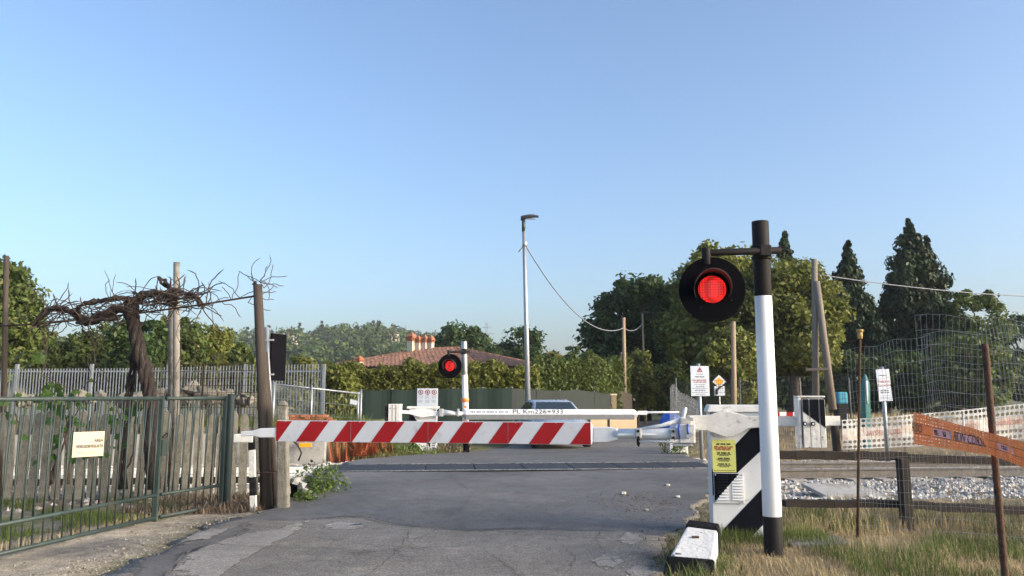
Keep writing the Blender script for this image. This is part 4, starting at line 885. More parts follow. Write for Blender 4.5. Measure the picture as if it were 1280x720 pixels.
# white information signs near the track
def info_sign(px0, px1, py0, py1, Y, label, rows, tri, pxp, tilt=0):
    c = at((px0 + px1) / 2, (py0 + py1) / 2, Y); g = thing('notice_sign', (at(pxp, 500, Y).x, Y, 0), label, 'sign'); w = at(px1, py0, Y).x - at(px0, py0, Y).x; h = at(px0, py0, Y).z - at(px0, py1, Y).z
    mb = MB(); x = at(pxp, 500, Y).x; mb.tube([(x, Y + .06, -.1), (x - .02, Y + .06, c.z + h / 2 + .06)], .045, 12); mb.build('post', M['galv'], g)
    mb = MB(); xd = Vector((1, 0, tilt)).normalized(); ud = Vector((-tilt, 0, 1)).normalized()
    e = [c + xd * a * w / 2 + ud * b_ * h / 2 for a, b_ in ((-1, -1), (1, -1), (1, 1), (-1, 1))]; mb.extrude(e, (0, .02, 0)); p = mb.build('panel', M['sign_white'], g, bevel=.004); o2 = c + Vector((0, -.002, 0))
    print_lines(p, o2, xd, ud, w, [(z * h, s * h, f, m) for z, s, f, m in rows], [M['ink'], M['ink_red'], M['ink_grey']], int(px0))
    if tri:
        tc = o2 + ud * h * .36 + Vector((0, -.002, 0)); r_ = h * .09
        mb = MB()
        for k in range(3):
            a, b_ = R(90 + 120 * k), R(210 + 120 * k); f = lambda t, q: tc + (xd * math.cos(t) + ud * math.sin(t)) * q
            mb.face([f(a, r_ * 1.25), f(b_, r_ * 1.25), f(b_, r_ * .72), f(a, r_ * .72)])
        mb.build('warning_triangle', M['ink_red'], p, recalc=False)
        mb = MB(); mb.bar(tc - ud * r_ * .3 + Vector((0, -.001, 0)), tc + ud * r_ * .5 + Vector((0, -.001, 0)), .014, .001); mb.build('pictogram', M['ink'], p)
    return g, p, o2, xd, ud, w, h
info_sign(863.5, 886.5, 457.5, 495, 19, 'white notice with red warning triangle on a grey post left of the signal pole', [(.23, .018, .35, 0), (.14, .03, .5, 0), (.03, .035, .8, 1), (-.035, .035, .7, 1), (-.12, .02, .6, 2), (-.19, .025, .45, 0), (-.25, .018, .85, 2), (-.31, .025, .55, 0), (-.38, .018, .85, 2), (-.44, .018, .5, 2)], True, 876)
g, p, o2, xd, ud, w, h = info_sign(1097, 1113.5, 461.5, 501.5, 18.6, 'tall white notice with bold print behind the wire mesh at right', [(.43, .015, .2, 2), (.31, .025, .6, 0), (-.17, .03, .6, 0), (-.23, .03, .65, 0), (-.33, .012, .85, 2), (-.38, .014, .8, 2), (-.42, .014, .8, 2)], False, 1107, .06)
text('Vietato', .095, M['ink_red'], p, o2 + ud * h * .12, xd, ud); text("l'accesso", .085, M['ink_red'], p, o2 + ud * h * .0, xd, ud)
# priority sign far behind
Yp = 36; pp = thing('priority_sign', at(899, 512, Yp), 'small yellow diamond sign with a curved arrow plate below', 'sign'); pp.location.z = 0; ROOT[pp.name] = Vector((pp.location.x, Yp, 0)); 
cx = at(899, 477, Yp); x9 = cx.x
mb = MB(); mb.tube([(x9, Yp + .06, 0), (x9, Yp + .06, at(899, 474, Yp).z)], .035, 8); mb.build('post', M['galv'], pp)
def dia(r_, y): return [Vector((x9, y, cx.z - r_)), Vector((x9 + r_, y, cx.z)), Vector((x9, y, cx.z + r_)), Vector((x9 - r_, y, cx.z))]
mb = MB(); mb.extrude(dia(.30, Yp), (0, .015, 0)); dm = mb.build('diamond', M['sign_white'], pp); mb = MB(); mb.extrude(dia(.20, Yp - .003), (0, .002, 0)); mb.build('amber_face', M['amber'], dm)
ca = at(899.5, 487.5, Yp); mb = MB(); mb.box(ca.x - .24, ca.x + .24, Yp, Yp + .015, ca.z - .25, ca.z + .17); ap = mb.build('arrow_plate', M['sign_white'], pp)
mb = MB(); mb.tube([ca + Vector((-.14, -.012, -.2)), ca + Vector((-.12, -.012, 0)), ca + Vector((.12, -.012, .18))], [.05, .06, .03], 6); mb.build('arrow', M['ink'], ap)

# ------------------------------------------------------------------ left: gate, picket fence, vine
def gpt(px): # gate line in plan: (X, Y) for a pixel column
    Y = np.interp(px, [-60, 0, 200, 285], [7.35, 8.1, 10.3, 11.5]); return Vector((at(px, 560, Y).x, Y, 0))
GT = 1.52
def gate_leaf(pxa, pxb, nb_, label, braces, postn):
    A, Bq = gpt(pxa), gpt(pxb); d = (Bq - A); L = d.length; e = d.normalized(); nrm = Vector((e.y, -e.x, 0))
    g = thing('iron_gate', A, label, 'gate')
    for z, r, nm in ((GT, .024, 'top_rail'), (.32, .022, 'middle_rail'), (.045, .022, 'bottom_rail')):
        mb = MB(); mb.tube([A + ZU * z, Bq + ZU * z], r, 10); mb.build(nm, M['green'], g)
    bme = MB().tube([(0, 0, .045), (0, 0, GT)], .0085, 6).mesh('bar', M['green'])
    bsl = MB().tube([(0, 0, .32), (.08, 0, GT)], .0075, 6).mesh('bar', M['green'])
    for k in range(nb_):
        p = A + d * ((k + .5) / nb_); an = math.atan2(e.y, e.x)
        link('bar', bme, g, p - ROOT[g.name], (0, 0, an))
        if braces: link('bar', bsl, g, p - ROOT[g.name] + nrm * -.018, (0, 0, an))
    for q in ((Bq,) if postn else (A, Bq)):
        mb = MB(); mb.bar(q + ZU * .0, q + ZU * (GT + .03), .05, .05); mb.build('stile', M['green'], g, bevel=.004)
    return g, A, Bq, e, nrm
g1, A1, B1, e1, n1 = gate_leaf(-60, 199, 22, 'long green iron gate leaf with paired bars and a cream sign', True, True)
g2, A2, B2, e2, n2 = gate_leaf(204, 279, 8, 'short green iron gate leaf beside the round gate post', True, True)
mb = MB(); q = A2 - e2 * .04; mb.box(q.x - .035, q.x + .05, q.y - .05, q.y + .03, .80, 1.0); mb.build('lock_case', M['green'], g2, bevel=.006)
mb = MB(); c = A2 - e2 * .02 + ZU * 1.05; mb.tube([c + Vector((math.cos(a) * .06, math.sin(a) * .05, .03 * math.sin(2 * a))) for a in np.linspace(0, 6.28, 12)], .008, 5); mb.build('chain', M['dark_iron'], g2)
q = gpt(286); o = thing('gate_post', q, 'round green iron post at the right end of the gate', 'post'); mb = MB(); mb.tube([q - ZU * .1, q + ZU * 1.58], .052, 16); mb.build('shaft', M['green'], o, bevel=.006)
mb = MB(); mb.box(q.x - .11, q.x - .03, q.y - .06, q.y - .02, 1.2, 1.26); mb.build('hinge', M['dark_iron'], o)
# sign tied to the gate
pS = gpt(84); nS = -n1 if n1.y > 0 else n1
s0 = A1 + e1 * ((pS - A1).dot(e1)) + nS * .03; zc = at(106, 555, s0.y).z
es = Vector((e1.x + .55, e1.y, 0)).normalized(); ns = Vector((es.y, -es.x, 0))
sw, shh = .335, .27
sgn = thing('gate_sign', s0 + ZU * zc, 'cream video surveillance sign tied to the gate bars', 'sign')
c_ = s0 + ZU * zc + ns * .05; ee = es
mb = MB(); mb.extrude([c_ + ee * a * sw / 2 + ZU * b * shh / 2 for a, b in ((-1, -1.0), (1, -1.0), (1, 1.0), (-1, 1.0))], -ns * .006); pl = mb.build('plate', M['sign_cream'], sgn)
text('AREA', .042, M['ink'], pl, c_ + ee * .155 + ZU * .035, ee, ZU, 'RIGHT', squeeze=.95, bold=.0016); text('VIDEOSORVEGLIATA', .046, M['ink'], pl, c_ + ee * .158 - ZU * .025, ee, ZU, 'RIGHT', squeeze=.68, bold=.0018)
print_lines(pl, c_ - ZU * .085, ee, ZU, sw, [(.0, .008, .8, 0), (-.02, .008, .6, 0)], [M['ink_grey']], 2)
# concrete picket fence
fe = thing('concrete_picket_fence', (-8, 12.4, 0), 'old lichened concrete picket fence behind the gate', 'fence')
pkv = MB(); pr_ = [(-.055, -.05), (.055, -.05), (.055, 1.22), (.04, 1.29), (.0, 1.325), (-.04, 1.29), (-.055, 1.22)]; pkv.extrude([Vector((a, 0, b)) for a, b in pr_], (0, .05, 0)); pme = pkv.mesh('picket', M['concrete_old'])
FA, FB = Vector((-9.6, 11.9, 0)), Vector((-3.75, 12.7, 0)); fd_ = FB - FA; nk = 35
for k in range(nk):
    p = FA + fd_ * (k + .5) / nk; link('picket', pme, fe, p - ROOT[fe.name], (rnd.uniform(-.02, .02), rnd.uniform(-.035, .035), math.atan2(fd_.y, fd_.x)), (rnd.uniform(1.0, 1.25), 1, rnd.uniform(.96, 1.03)))
for z in (1.02, .26): mb = MB(); mb.bar(FA + ZU * z + Vector((0, .075, 0)), FB + ZU * z + Vector((0, .075, 0)), .05, .10); mb.build('rail', M['concrete_old'], fe, bevel=.008)
# grapevine: gnarled trunk, arms, twigs
def wig(pts, amp, sub, rr):
    out = []
    for i in range(len(pts) - 1):
        for k in range(sub):
            p = pts[i].lerp(pts[i + 1], k / sub); out.append(p + Vector((rr.uniform(-amp, amp), rr.uniform(-amp, amp), rr.uniform(-amp, amp))))
    out.append(pts[-1]); return out
YV = 11.9; rv = random.Random(5)
vine = thing('grapevine', at(187, 612, YV), 'gnarled old grapevine with bare twisted arms on a wire', 'grapevine')
def limb(pix, r0, r1, nm, strands=1, amp=.02, mt='bark', sub=4, Yo=0, dY=0):
    pts = [at(px, py, YV + Yo + dY * i / max(1, len(pix) - 1)) for i, (px, py) in enumerate(pix)]
    mb = MB(); W_ = wig(pts, amp, sub, rv); n = len(W_)
    for s in range(strands):
        ph = 6.283 * s / strands; off = r0 * (.75 if strands > 3 else .55) if strands > 1 else 0
        pp_ = [p + Vector((math.cos(ph + i * .45) * off, math.sin(ph + i * .45) * off, 0)) for i, p in enumerate(W_)]
        rr_ = [(r0 + (r1 - r0) * i / (n - 1)) * (.5 if strands > 3 else .62 if strands > 1 else 1) * rv.uniform(.7, 1.3) for i in range(n)]
        mb.tube(pp_, rr_, 8)
    return mb.build(nm, M[mt], vine, recalc=False)
limb([(192, 612), (190, 560), (188, 500), (181, 465), (173, 430), (166, 402), (163, 384), (166, 374)], .085, .088, 'trunk', 6, .014)
limb([(152, 612), (154, 560), (160, 505), (164, 475), (169, 440)], .055, .05, 'trunk', 4, .016, Yo=.14)
limb([(166, 384), (145, 388), (125, 396), (110, 403), (100, 396), (88, 388), (72, 385), (58, 388)], .085, .05, 'arm', 3, .02)
limb([(58, 388), (52, 396), (44, 408)], .05, .03, 'arm', 2, .02)
limb([(160, 372), (135, 374), (115, 378), (100, 382), (92, 392)], .06, .035, 'arm', 2, .02, Yo=-.1)
limb([(164, 378), (180, 368), (197, 366), (210, 372), (217, 380)], .075, .06, 'arm', 3, .02)
limb([(217, 382), (212, 362), (204, 350), (198, 347)], .06, .035, 'arm', 2, .02)
limb([(214, 360), (235, 366), (248, 374), (254, 386)], .045, .028, 'arm', 2, .02)
limb([(96, 404), (120, 400), (150, 398)], .03, .03, 'arm', 1, .01, Yo=-.15)
mb = MB(); mb.tube([at(-40, 410, 12.1), at(60, 404, 12.0), at(170, 392, 11.8), at(250, 381, 11.5), at(319, 370, 11.2)], .014, 6); o = mb.build('trellis_rod', M['rust'], None, loc=at(-40, 410, 12.1)); tag(o, 'rusty horizontal rod carrying the vine to the tall wooden post', 'rod')
for k in range(210):
    t = rv.random()
    x0 = rv.choice([rv.uniform(48, 110), rv.uniform(100, 225), rv.uniform(150, 260), rv.uniform(190, 250), rv.uniform(70, 200)])
    y0 = np.interp(x0, [44, 60, 100, 165, 215, 260, 320], [404, 388, 398, 378, 372, 384, 372]) + rv.uniform(-6, 6)
    L = rv.uniform(14, 62); a = rv.uniform(0, 6.28); cur = rv.uniform(-.5, .5); pts = []; x, y = x0, y0
    if rv.random() < .5: a = rv.choice([rv.uniform(-.5, .4), rv.uniform(2.7, 3.7)])
    for i in range(6):
        pts.append(at(x, y, YV + rv.uniform(-.35, .3) if i == 0 else pts[0].y + i * rv.uniform(-.04, .04))); x += math.cos(a) * L / 5; y += math.sin(a) * L / 5 * .8; a += cur + rv.uniform(-.35, .35)
        y = max(y, 322)
    mb = MB(); mb.tube(wig(pts, .006, 2, rv), [rv.uniform(.0045, .009)] * 10 + [.002], 5); mb.build('twig', M['twig'], vine, recalc=False)
for x0, y0, sg_ in ((324, 352, 1), (325, 350, -1), (322, 356, 1), (300, 372, -1), (280, 380, 1), (326, 352, 1), (318, 362, -1), (290, 375, -1), (310, 378, 1), (322, 372, 1), (265, 386, -1), (330, 360, 1)):
    for r_ in range(2):
        a = rv.uniform(-2.6, .7); L = rv.uniform(20, 42); x, y = x0, y0; pts = []
        for i in range(6): pts.append(at(x, y, 11.15 + .03 * i)); x += math.cos(a) * L / 5; y += math.sin(a) * L / 5; a += rv.uniform(-.45, .5) * 1.1
        mb = MB(); mb.tube(wig(pts, .006, 2, rv), [.0055] * 10 + [.002], 5); mb.build('twig', M['twig'], vine, recalc=False)
for x0 in (48, 52, 110, 118, 120, 222, 238, 60):
    pts = [at(x0 + rv.uniform(-4, 4) + i * rv.uniform(-2, 5), 400 + i * 17, YV - .1) for i in range(6)]; mb = MB(); mb.tube(wig(pts, .01, 2, rv), .0045, 5); mb.build('twig', M['twig'], vine, recalc=False)
# leaves of the young vine shoots on the picket fence: each leaf its own piece
lv = MB(); lp = [(0, -.07), (.05, -.075), (.09, -.03), (.07, 0), (.085, .05), (.04, .045), (0, .10), (-.04, .045), (-.085, .05), (-.07, 0), (-.09, -.03), (-.05, -.075)]
for i in range(12):
    a, b = lp[i], lp[(i + 1) % 12]; lv.face([(0, 0, .012), (a[0], a[1], -.012 * abs(a[0]) * 10), (b[0], b[1], -.012 * abs(b[0]) * 10)], 0, True)
lme = lv.mesh('leaf', LV)
cl = thing('climbing_vine', at(110, 610, 12.0), 'leafy green vine shoots climbing the picket fence behind the gate', 'climbing plant')
for k in range(7):
    x0 = rv.choice([28, 62, 80, 100, 130, 148]) + rv.uniform(-8, 8); pts = []; x, y = x0, 605
    for i in range(7): pts.append(at(x, y, 12.0 + rv.uniform(-.05, .05))); x += rv.uniform(-6, 9); y -= rv.uniform(12, 24)
    mb = MB(); mb.tube(wig(pts, .012, 2, rv), [.02 - .0011 * i for i in range(13)], 6); mb.build('stem', M['twig'], cl, recalc=False)
    for j in range(9):
        q = pts[rv.randrange(2, 7)] + Vector((rv.gauss(0, .16), rv.uniform(-.15, .1), rv.gauss(0, .13)))
        link('leaf', lme, cl, q - ROOT[cl.name], (rv.uniform(.5, 1.9), rv.uniform(-.6, .6), rv.uniform(-.7, .7)), [rv.uniform(.4, .9)] * 3)
for k in range(15):
    q = at(rv.choice([rv.gauss(55, 22), rv.gauss(68, 10)]), rv.uniform(445, 515), 12.2 + rv.uniform(-.2, .2)); link('leaf', lme, cl, q - ROOT[cl.name], (rv.uniform(.5, 1.9), rv.uniform(-.6, .6), rv.uniform(-.7, .7)), [rv.uniform(.5, 1.1)] * 3)

# dark debris, broken concrete and weeds at the left verge
bc = at(376, 604, 11.9); o = thing('broken_culvert', (bc.x, bc.y, 0), 'broken white concrete culvert end with a dark opening by the left verge', 'culvert')
P_ = lambda px, py, dy=0: at(px, py, 11.8 + dy)
mb = MB(); mb.extrude([P_(352, 606, .05), P_(364, 605, .05), P_(371, 610, .05), P_(374, 622, .05), P_(352, 622, .05)], (0, .2, 0)); mb.build('opening', M['black_matt'], o); culv = o
mb = MB(); mb.extrude([P_(356, 608), P_(362, 607.5), P_(362.5, 617), P_(357, 618)], (0, .04, 0)); mb.build('block', M['concrete'], o)
def weed(px, py, Y, h, n, label, mt=LW, size=.026, spread=.35, group=None, cat='weed'):
    p = at(px, py, Y); z = gz(p.x, p.y); w = thing('weed', (p.x, p.y, z), label, cat, group)
    C = np.stack([p.x + NP.normal(0, spread * .5, n), p.y + NP.normal(0, spread * .35, n), z + h * NP.uniform(.15, 1, n) ** 1.2], 1)
    V, Fq = leaf_cloud(C, np.full(n, .09), 16, size, .3); c = npmesh('foliage', V, Fq, mt, w); c['kind'] = 'stuff'
    mb = MB()
    for i in range(min(12, n)): mb.tube([(p.x + (C[i, 0] - p.x) * .3, p.y, z - .02), tuple(C[i])], [.006, .003], 5)
    s = mb.build('stems', M['twig'], w, recalc=False); s['kind'] = 'stuff'
weed(399, 599, 12.3, .22, 26, 'bushy green weed at the road edge next to the white debris', spread=.3)
weed(404, 590, 13.2, .36, 40, 'taller leafy weed on the road edge in front of the white rail', spread=.34)
weed(383, 612, 11.6, .16, 18, 'low dusty weed at the foot of the concrete post', spread=.22)
weed(497, 572, 20.4, .55, 70, 'dense green weeds left of the far barrier cabinet', spread=.9)
weed(478, 574, 20.2, .4, 40, 'straggly weeds in front of the orange netting', spread=.8, mt=LW)
weed(846, 575, 20.8, .35, 40, 'tuft of green weeds at the far rest post', spread=.45)
weed(556, 568, 21.8, .3, 36, 'brown dry weeds between the far cabinet and far signal', mt=LDB, spread=.6)

# ------------------------------------------------------------------ left beyond the track: retaining wall, palisade, mesh, rubble
wl_ = thing('retaining_wall', (-12, wallY(-12), 0), 'low grey concrete wall along the far side of the track', 'wall')
xs_ = np.arange(-24, -4.3, 2.2)
for i, x in enumerate(xs_):
    x2 = min(x + 2.19, -4.35); mb = MB(); yw = wallY(x); yw2 = wallY(x2)
    mb.hexa([(x, yw - .12, -.25), (x2, yw2 - .12, -.25), (x2, yw2 + .1, -.25), (x, yw + .1, -.25), (x, yw - .12, .73), (x2, yw2 - .12, .73), (x2, yw2 + .1, .73), (x, yw + .1, .73)]); mb.build('panel', M['concrete'], wl_, bevel=.012)
mb = MB(); q = Vector((-5.25, wallY(-5.25) - .135, .3)); mb.tube([at(360, 545, 18.7), at(372, 556, 18.72), at(377, 566, 18.74), at(373, 576, 18.75)], .022, 6); mb.build('cable_loop', M['cable'], wl_)
for k, ro in enumerate((.55, .46, .38)): mb = MB(); c = at(333 + k, 567, 18.45); mb.tube([c + Vector((math.cos(a) * ro * .35, -.03 * k, math.sin(a) * ro)) for a in np.linspace(0, 6.28, 22)], .03, 6); o = mb.build('cable_coil', M['cable'], wl_)
mb = MB(); c = at(374.5, 556.5, 18.74); mb.box(c.x, c.x + .28, c.y - .03, c.y, c.z - .04, c.z + .05); mb.build('yellow_mark', M['amber'], wl_)
# palisade of square steel bars
ps = thing('palisade_fence', at(200, 500, 24), 'tall grey steel bar fence on the bank beyond the track', 'fence')
bme = MB().box(-.012, .012, -.012, .012, 0, 1.75).mesh('bar', M['galv'])
for k in range(-12, 119):
    px = k * 3.7 - 20
    if px > 404: continue
    top = np.interp(px, [0, 180, 330, 404], [461, 460, 456, 455]); t = at(px, top, 24); link('bar', bme, ps, Vector((t.x, t.y, t.z - 1.75)) - ROOT[ps.name])
for z in (1.0, 2.28): mb = MB(); mb.bar((at(-60, 500, 24).x, 24.03, z), (at(403, 500, 24).x, 24.03, z), .03, .05); mb.build('rail', M['galv'], ps)
for px in (18, 112, 208, 305, 404): x = at(px, 500, 24).x; mb = MB(); mb.box(x - .04, x + .04, 23.96, 24.05, .6, at(px, 455, 24).z); mb.build('post', M['galv'], ps)
# brown welded mesh in front of it
def mesh_panel(A, Bp, zA0, zA1, zB0, zB1, nv, nh, r, mt, root, nm='netting', rr=None, bend=0, warp=0.):
    mb = MB(); A, Bp = Vector(A), Vector(Bp)
    def pt(s, t):
        p = A.lerp(Bp, s); z0, z1 = zA0 + (zB0 - zA0) * s, zA1 + (zB1 - zA1) * s; n_ = Vector((-(Bp - A).y, (Bp - A).x, 0)).normalized()
        return Vector((p.x, p.y, z0 + (z1 - z0) * t)) + n_ * bend * math.sin(s * 7 + t * 2) + Vector((warp * math.sin(s * 9 + t * 5) * t, 0, warp * .5 * math.sin(s * 13) * t))
    for i in range(nv + 1):
        s = i / nv; k = 5 if warp or bend else 1
        for j in range(k): mb.tube([pt(s, j / k), pt(s, (j + 1) / k)], r, 3, cap=False, smooth=False)
    for j in range(nh + 1):
        t = j / nh; k = 12 if warp or bend else 1
        for i in range(k): mb.tube([pt(i / k, t), pt((i + 1) / k, t)], r, 3, cap=False, smooth=False)
    o = mb.build(nm, mt, root, recalc=False); o['kind'] = 'stuff'; return o
mg = thing('welded_mesh_fence', at(255, 500, 20.5), 'rusty brown welded mesh in front of the steel bar fence', 'fence')
mesh_panel((at(182, 500, 20.8).x, 20.8, 0), (at(324, 500, 20.8).x, 20.8, 0), .7, at(182, 456, 20.8).z, .7, at(324, 454, 20.8).z, 24, 9, .008, M['rust'], mg)
for px in (182, 252, 322): x = at(px, 500, 20.8).x; mb = MB(); mb.bar((x, 20.83, .6), (x, 20.83, at(px, 455, 20.8).z), .04, .04); mb.build('post', M['rust'], mg)
# light temporary fence panels
tf = thing('temporary_fence', at(395, 520, 23), 'light tubular site fence panel with a small white tag', 'fence')
a_, b_ = at(343, 480, 22.6), at(450, 492, 24.2)
mesh_panel((a_.x, a_.y, 0), (b_.x, b_.y, 0), .72, a_.z, .5, b_.z, 30, 3, .006, M['wire'], tf)
for px, py, Y in ((343, 480, 22.6), (390, 484, 23.2), (448, 492, 24.2), (451.5, 490, 24.25)): p = at(px, py, Y); mb = MB(); mb.tube([(p.x, p.y, .4), (p.x, p.y, p.z + .05)], .03, 8); mb.build('post', M['galv'], tf)
mb = MB(); mb.tube([a_, b_], .025, 8); mb.build('top_tube', M['galv'], tf)
p = at(442, 502, 23.9); mb = MB(); mb.extrude([p + Vector((-.1, 0, .08)), p + Vector((.12, 0, .02)), p + Vector((.1, 0, -.11)), p + Vector((-.11, 0, -.06))], (0, .01, 0)); mb.build('tag', M['sign_white'], tf)
# rubble, brick stack, orange netting
rb = thing('rubble_heap', at(240, 500, 21.8), 'grey heap of broken stone behind the picket fence', 'rubble'); 
C = []; mb = MB()
def rock(c, s, mbx, seed):
    r2 = random.Random(seed); import bmesh as bmm
    bm = bmm.new()
    for i in range(14): v = Vector((r2.gauss(0, 1), r2.gauss(0, 1), r2.gauss(0, .7))); bm.verts.new(c + v.normalized() * s * r2.uniform(.75, 1.15))
    bmm.ops.convex_hull(bm, input=bm.verts); base = len(mbx.v); bm.verts.index_update(); bm.verts.ensure_lookup_table()
    for v in bm.verts: mbx.v.append(tuple(v.co))
    for f in bm.faces: mbx.f.append(tuple(base + v.index for v in f.verts)); mbx.m.append(0); mbx.s.append(False)
    bm.free()
for k, (px, py, s_) in enumerate(((354, 600, .07), (361, 599, .085), (369, 601, .09), (376, 607, .085), (381, 614, .075), (371, 597, .05), (384, 619, .05))):
    mb = MB(); rock(at(px, py, 11.85), s_, mb, 300 + k); mb.build('lump', M['concrete'], culv, recalc=False)
for k in range(26):
    px = rv.uniform(150, 330); h = 12 * math.exp(-((px - 235) / 70) ** 2); mb = MB(); p = at(px, 502 - rv.uniform(0, h), 21.8 + rv.uniform(-.5, .5)); rock(p, rv.uniform(.12, .34), mb, k); mb.build('stone', M['concrete_old'], rb, recalc=False)
for k in range(16):
    px = rv.uniform(20, 130); mb = MB(); p = at(px, 504 - rv.uniform(0, 10), 21.5 + rv.uniform(-.5, .5)); rock(p, rv.uniform(.1, .26), mb, 100 + k); mb.build('stone', M['concrete_old'], rb, recalc=False)
bk = thing('brick_stack', at(380, 525, 20.4), 'low stack of red bricks on the wall behind the boom', 'brick stack')
bme = MB().box(-.12, .12, -.06, .06, 0, .055).mesh('brick', M['brick'])
for j in range(6):
    for k in range(13 - j):
        p = Vector((at(352, 520, 20.3).x + k * .135 + j * .03, 20.3, .72 + j * .062)); link('brick', bme, bk, p - ROOT[bk.name] + Vector((rv.uniform(-.01, .01), rv.uniform(-.04, .04), 0)), (0, 0, rv.uniform(-.12, .12)), (.55, 1, 1))
def netting(name, P00, P10, P01, P11, nu, nv, hole, mt, label, cat, sag=0., wave=.02, stripes=None, parent=None, mats=None, cond=None):
    """perforated band: quads framed round real holes; P00-P10 bottom edge, P01-P11 top edge"""
    P00, P10, P01, P11 = map(Vector, (P00, P10, P01, P11)); mb = MB()
    nd = (P10 - P00).cross(P01 - P00).normalized()
    def pt(u, v): p = P00.lerp(P10, u).lerp(P01.lerp(P11, u), v); return p - ZU * sag * 4 * u * (1 - u) + nd * wave * math.sin(u * 19 + v * 3) + nd * wave * .5 * math.sin(u * 47)
    for i in range(nu):
        for j in range(nv):
            u0, u1, v0, v1 = i / nu, (i + 1) / nu, j / nv, (j + 1) / nv
            m_ = cond((u0 + u1) / 2, (v0 + v1) / 2) if cond else (0, True)
            if not m_[1]: mb.face([pt(u0, v0), pt(u1, v0), pt(u1, v1), pt(u0, v1)], m_[0]); continue
            hu, hv = hole; sh_ = .25 if j % 2 else -.0
            a0, a1, b0, b1 = u0 + (u1 - u0) * (1 - hu) / 2, u1 - (u1 - u0) * (1 - hu) / 2, v0 + (v1 - v0) * (1 - hv) / 2, v1 - (v1 - v0) * (1 - hv) / 2
            am, bm2 = (a0 + a1) / 2, (b0 + b1) / 2
            # octagonal-ish hole: outer square to inner diamond-cut
            inn = [pt(am, b0), pt(a1, b0 * .75 + b1 * .25), pt(a1, b0 * .25 + b1 * .75), pt(am, b1), pt(a0, b0 * .25 + b1 * .75), pt(a0, b0 * .75 + b1 * .25)]
            c00, c10, c11, c01 = pt(u0, v0), pt(u1, v0), pt(u1, v1), pt(u0, v1)
            for f in ([c00, c10, inn[1], inn[0]], [c10, c11, inn[2], inn[1]], [c11, inn[3], inn[2]], [c11, c01, inn[3]], [c01, inn[4], inn[3]], [c01, c00, inn[5], inn[4]], [c00, inn[0], inn[5]]): mb.face(f, m_[0])
    return mb, pt
on = thing('orange_netting', at(445, 576, 19.3), 'crumpled orange safety netting at the end of the concrete wall', 'safety net')
Y0 = 19.1
mb, _ = netting('n', at(411, 578, Y0), at(441, 578, Y0 + .1), at(411, 551, Y0), at(443, 549, Y0 + .1), 14, 12, (.7, .62), None, '', '', wave=.06); mb.build('net', M['orange_dk'], on, recalc=False)
mb, _ = netting('n', at(440, 568, Y0), at(470, 576, Y0 + .6), at(436, 549, Y0), at(466, 552, Y0 + .7), 14, 10, (.66, .6), None, '', '', wave=.12); mb.build('net', M['orange_dk'], on, recalc=False)
mb, _ = netting('n', at(462, 577, Y0 + .8), at(492, 573, Y0 + .9), at(458, 552, Y0 + .8), at(490, 551, Y0 + .9), 12, 10, (.75, .7), None, '', '', wave=.08); mb.build('net', M['orange_dk'], on, recalc=False)

# ------------------------------------------------------------------ green screen fence, hedge, walls along the far road
def fence_run(pts, label, mt, n, cat='fence'):
    """pts: [(px, pytop, Y)] ; panels between posts"""
    g = thing('screen_fence', at(pts[0][0], 545, pts[0][2]), label, cat)
    for i in range(len(pts) - 1):
        a, b = at(*pts[i]), at(*pts[i + 1])
        for k in range(n[i]):
            p, q = a.lerp(b, k / n[i]), a.lerp(b, (k + 1) / n[i]); m_ = MB(); ns_ = 6
            for s in range(ns_):
                u0, u1 = s / ns_, (s + 1) / ns_; w = lambda u: Vector((0, -.02 - .03 * math.sin(u * math.pi * 2 + k), -.03 * math.sin(u * math.pi)))
                e0, e1 = p.lerp(q, u0) + w(u0), p.lerp(q, u1) + w(u1); m_.face([(e0.x, e0.y, -.2), (e1.x, e1.y, -.2), tuple(e1), tuple(e0)], 0, True); m_.face([(e0.x, e0.y + .02, -.2), tuple(e0 + Vector((0, .02, 0))), tuple(e1 + Vector((0, .02, 0))), (e1.x, e1.y + .02, -.2)], 0, True)
            m_.build('cloth_panel', mt, g, recalc=False)
            mb = MB(); mb.tube([(p.x, p.y + .08, -.2), (p.x, p.y + .08, p.z + .04)], .03, 8); mb.build('post', M['galv'], g)
    return g
fence_run([(451, 487.5, 30), (640, 484.5, 31)], 'long dark green shade-cloth fence below the clipped hedge', M['screen_green'], [5])
fence_run([(640, 485, 31.05), (700, 488, 33), (721, 486.5, 34.5), (763, 492, 38)], 'grey green screen fence stepping back along the far road', M['screen_grey'], [2, 1, 2])
o = thing('gate_pillar', at(767, 520, 38.5), 'sunlit plastered pillar at the end of the green screen fence', 'pillar'); a = at(763.5, 493.5, 38.5); b = at(770, 493.5, 38.5)
mb = MB(); mb.box(a.x, b.x, 38.4, 38.9, -.2, a.z - .03); mb.build('shaft', M['plaster'], o, bevel=.01); mb = MB(); mb.box(a.x - .03, b.x + .03, 38.36, 38.94, a.z - .029, a.z + .05); mb.build('cap', M['plaster_wht'], o, bevel=.01)
o = thing('brown_panel', at(780, 515, 39), 'dull brown screen panel right of the plastered pillar', 'panel'); a = at(770.5, 487, 39.3); b = at(790, 493, 40)
mb = MB(); mb.extrude([(a.x, 39.3, -.1), (b.x, 40, -.1), tuple(b), tuple(a)], (0, .08, 0)); mb.build('sheet', M['brown_cloth'], o)
mb = MB(); mb.box(a.x - .05, a.x + .03, 39.22, 39.3, -.1, a.z + .03); mb.build('post', M['dark_iron'], o)
o = thing('low_wall', at(770, 530, 34), 'low warm plastered wall beside the far road', 'wall')
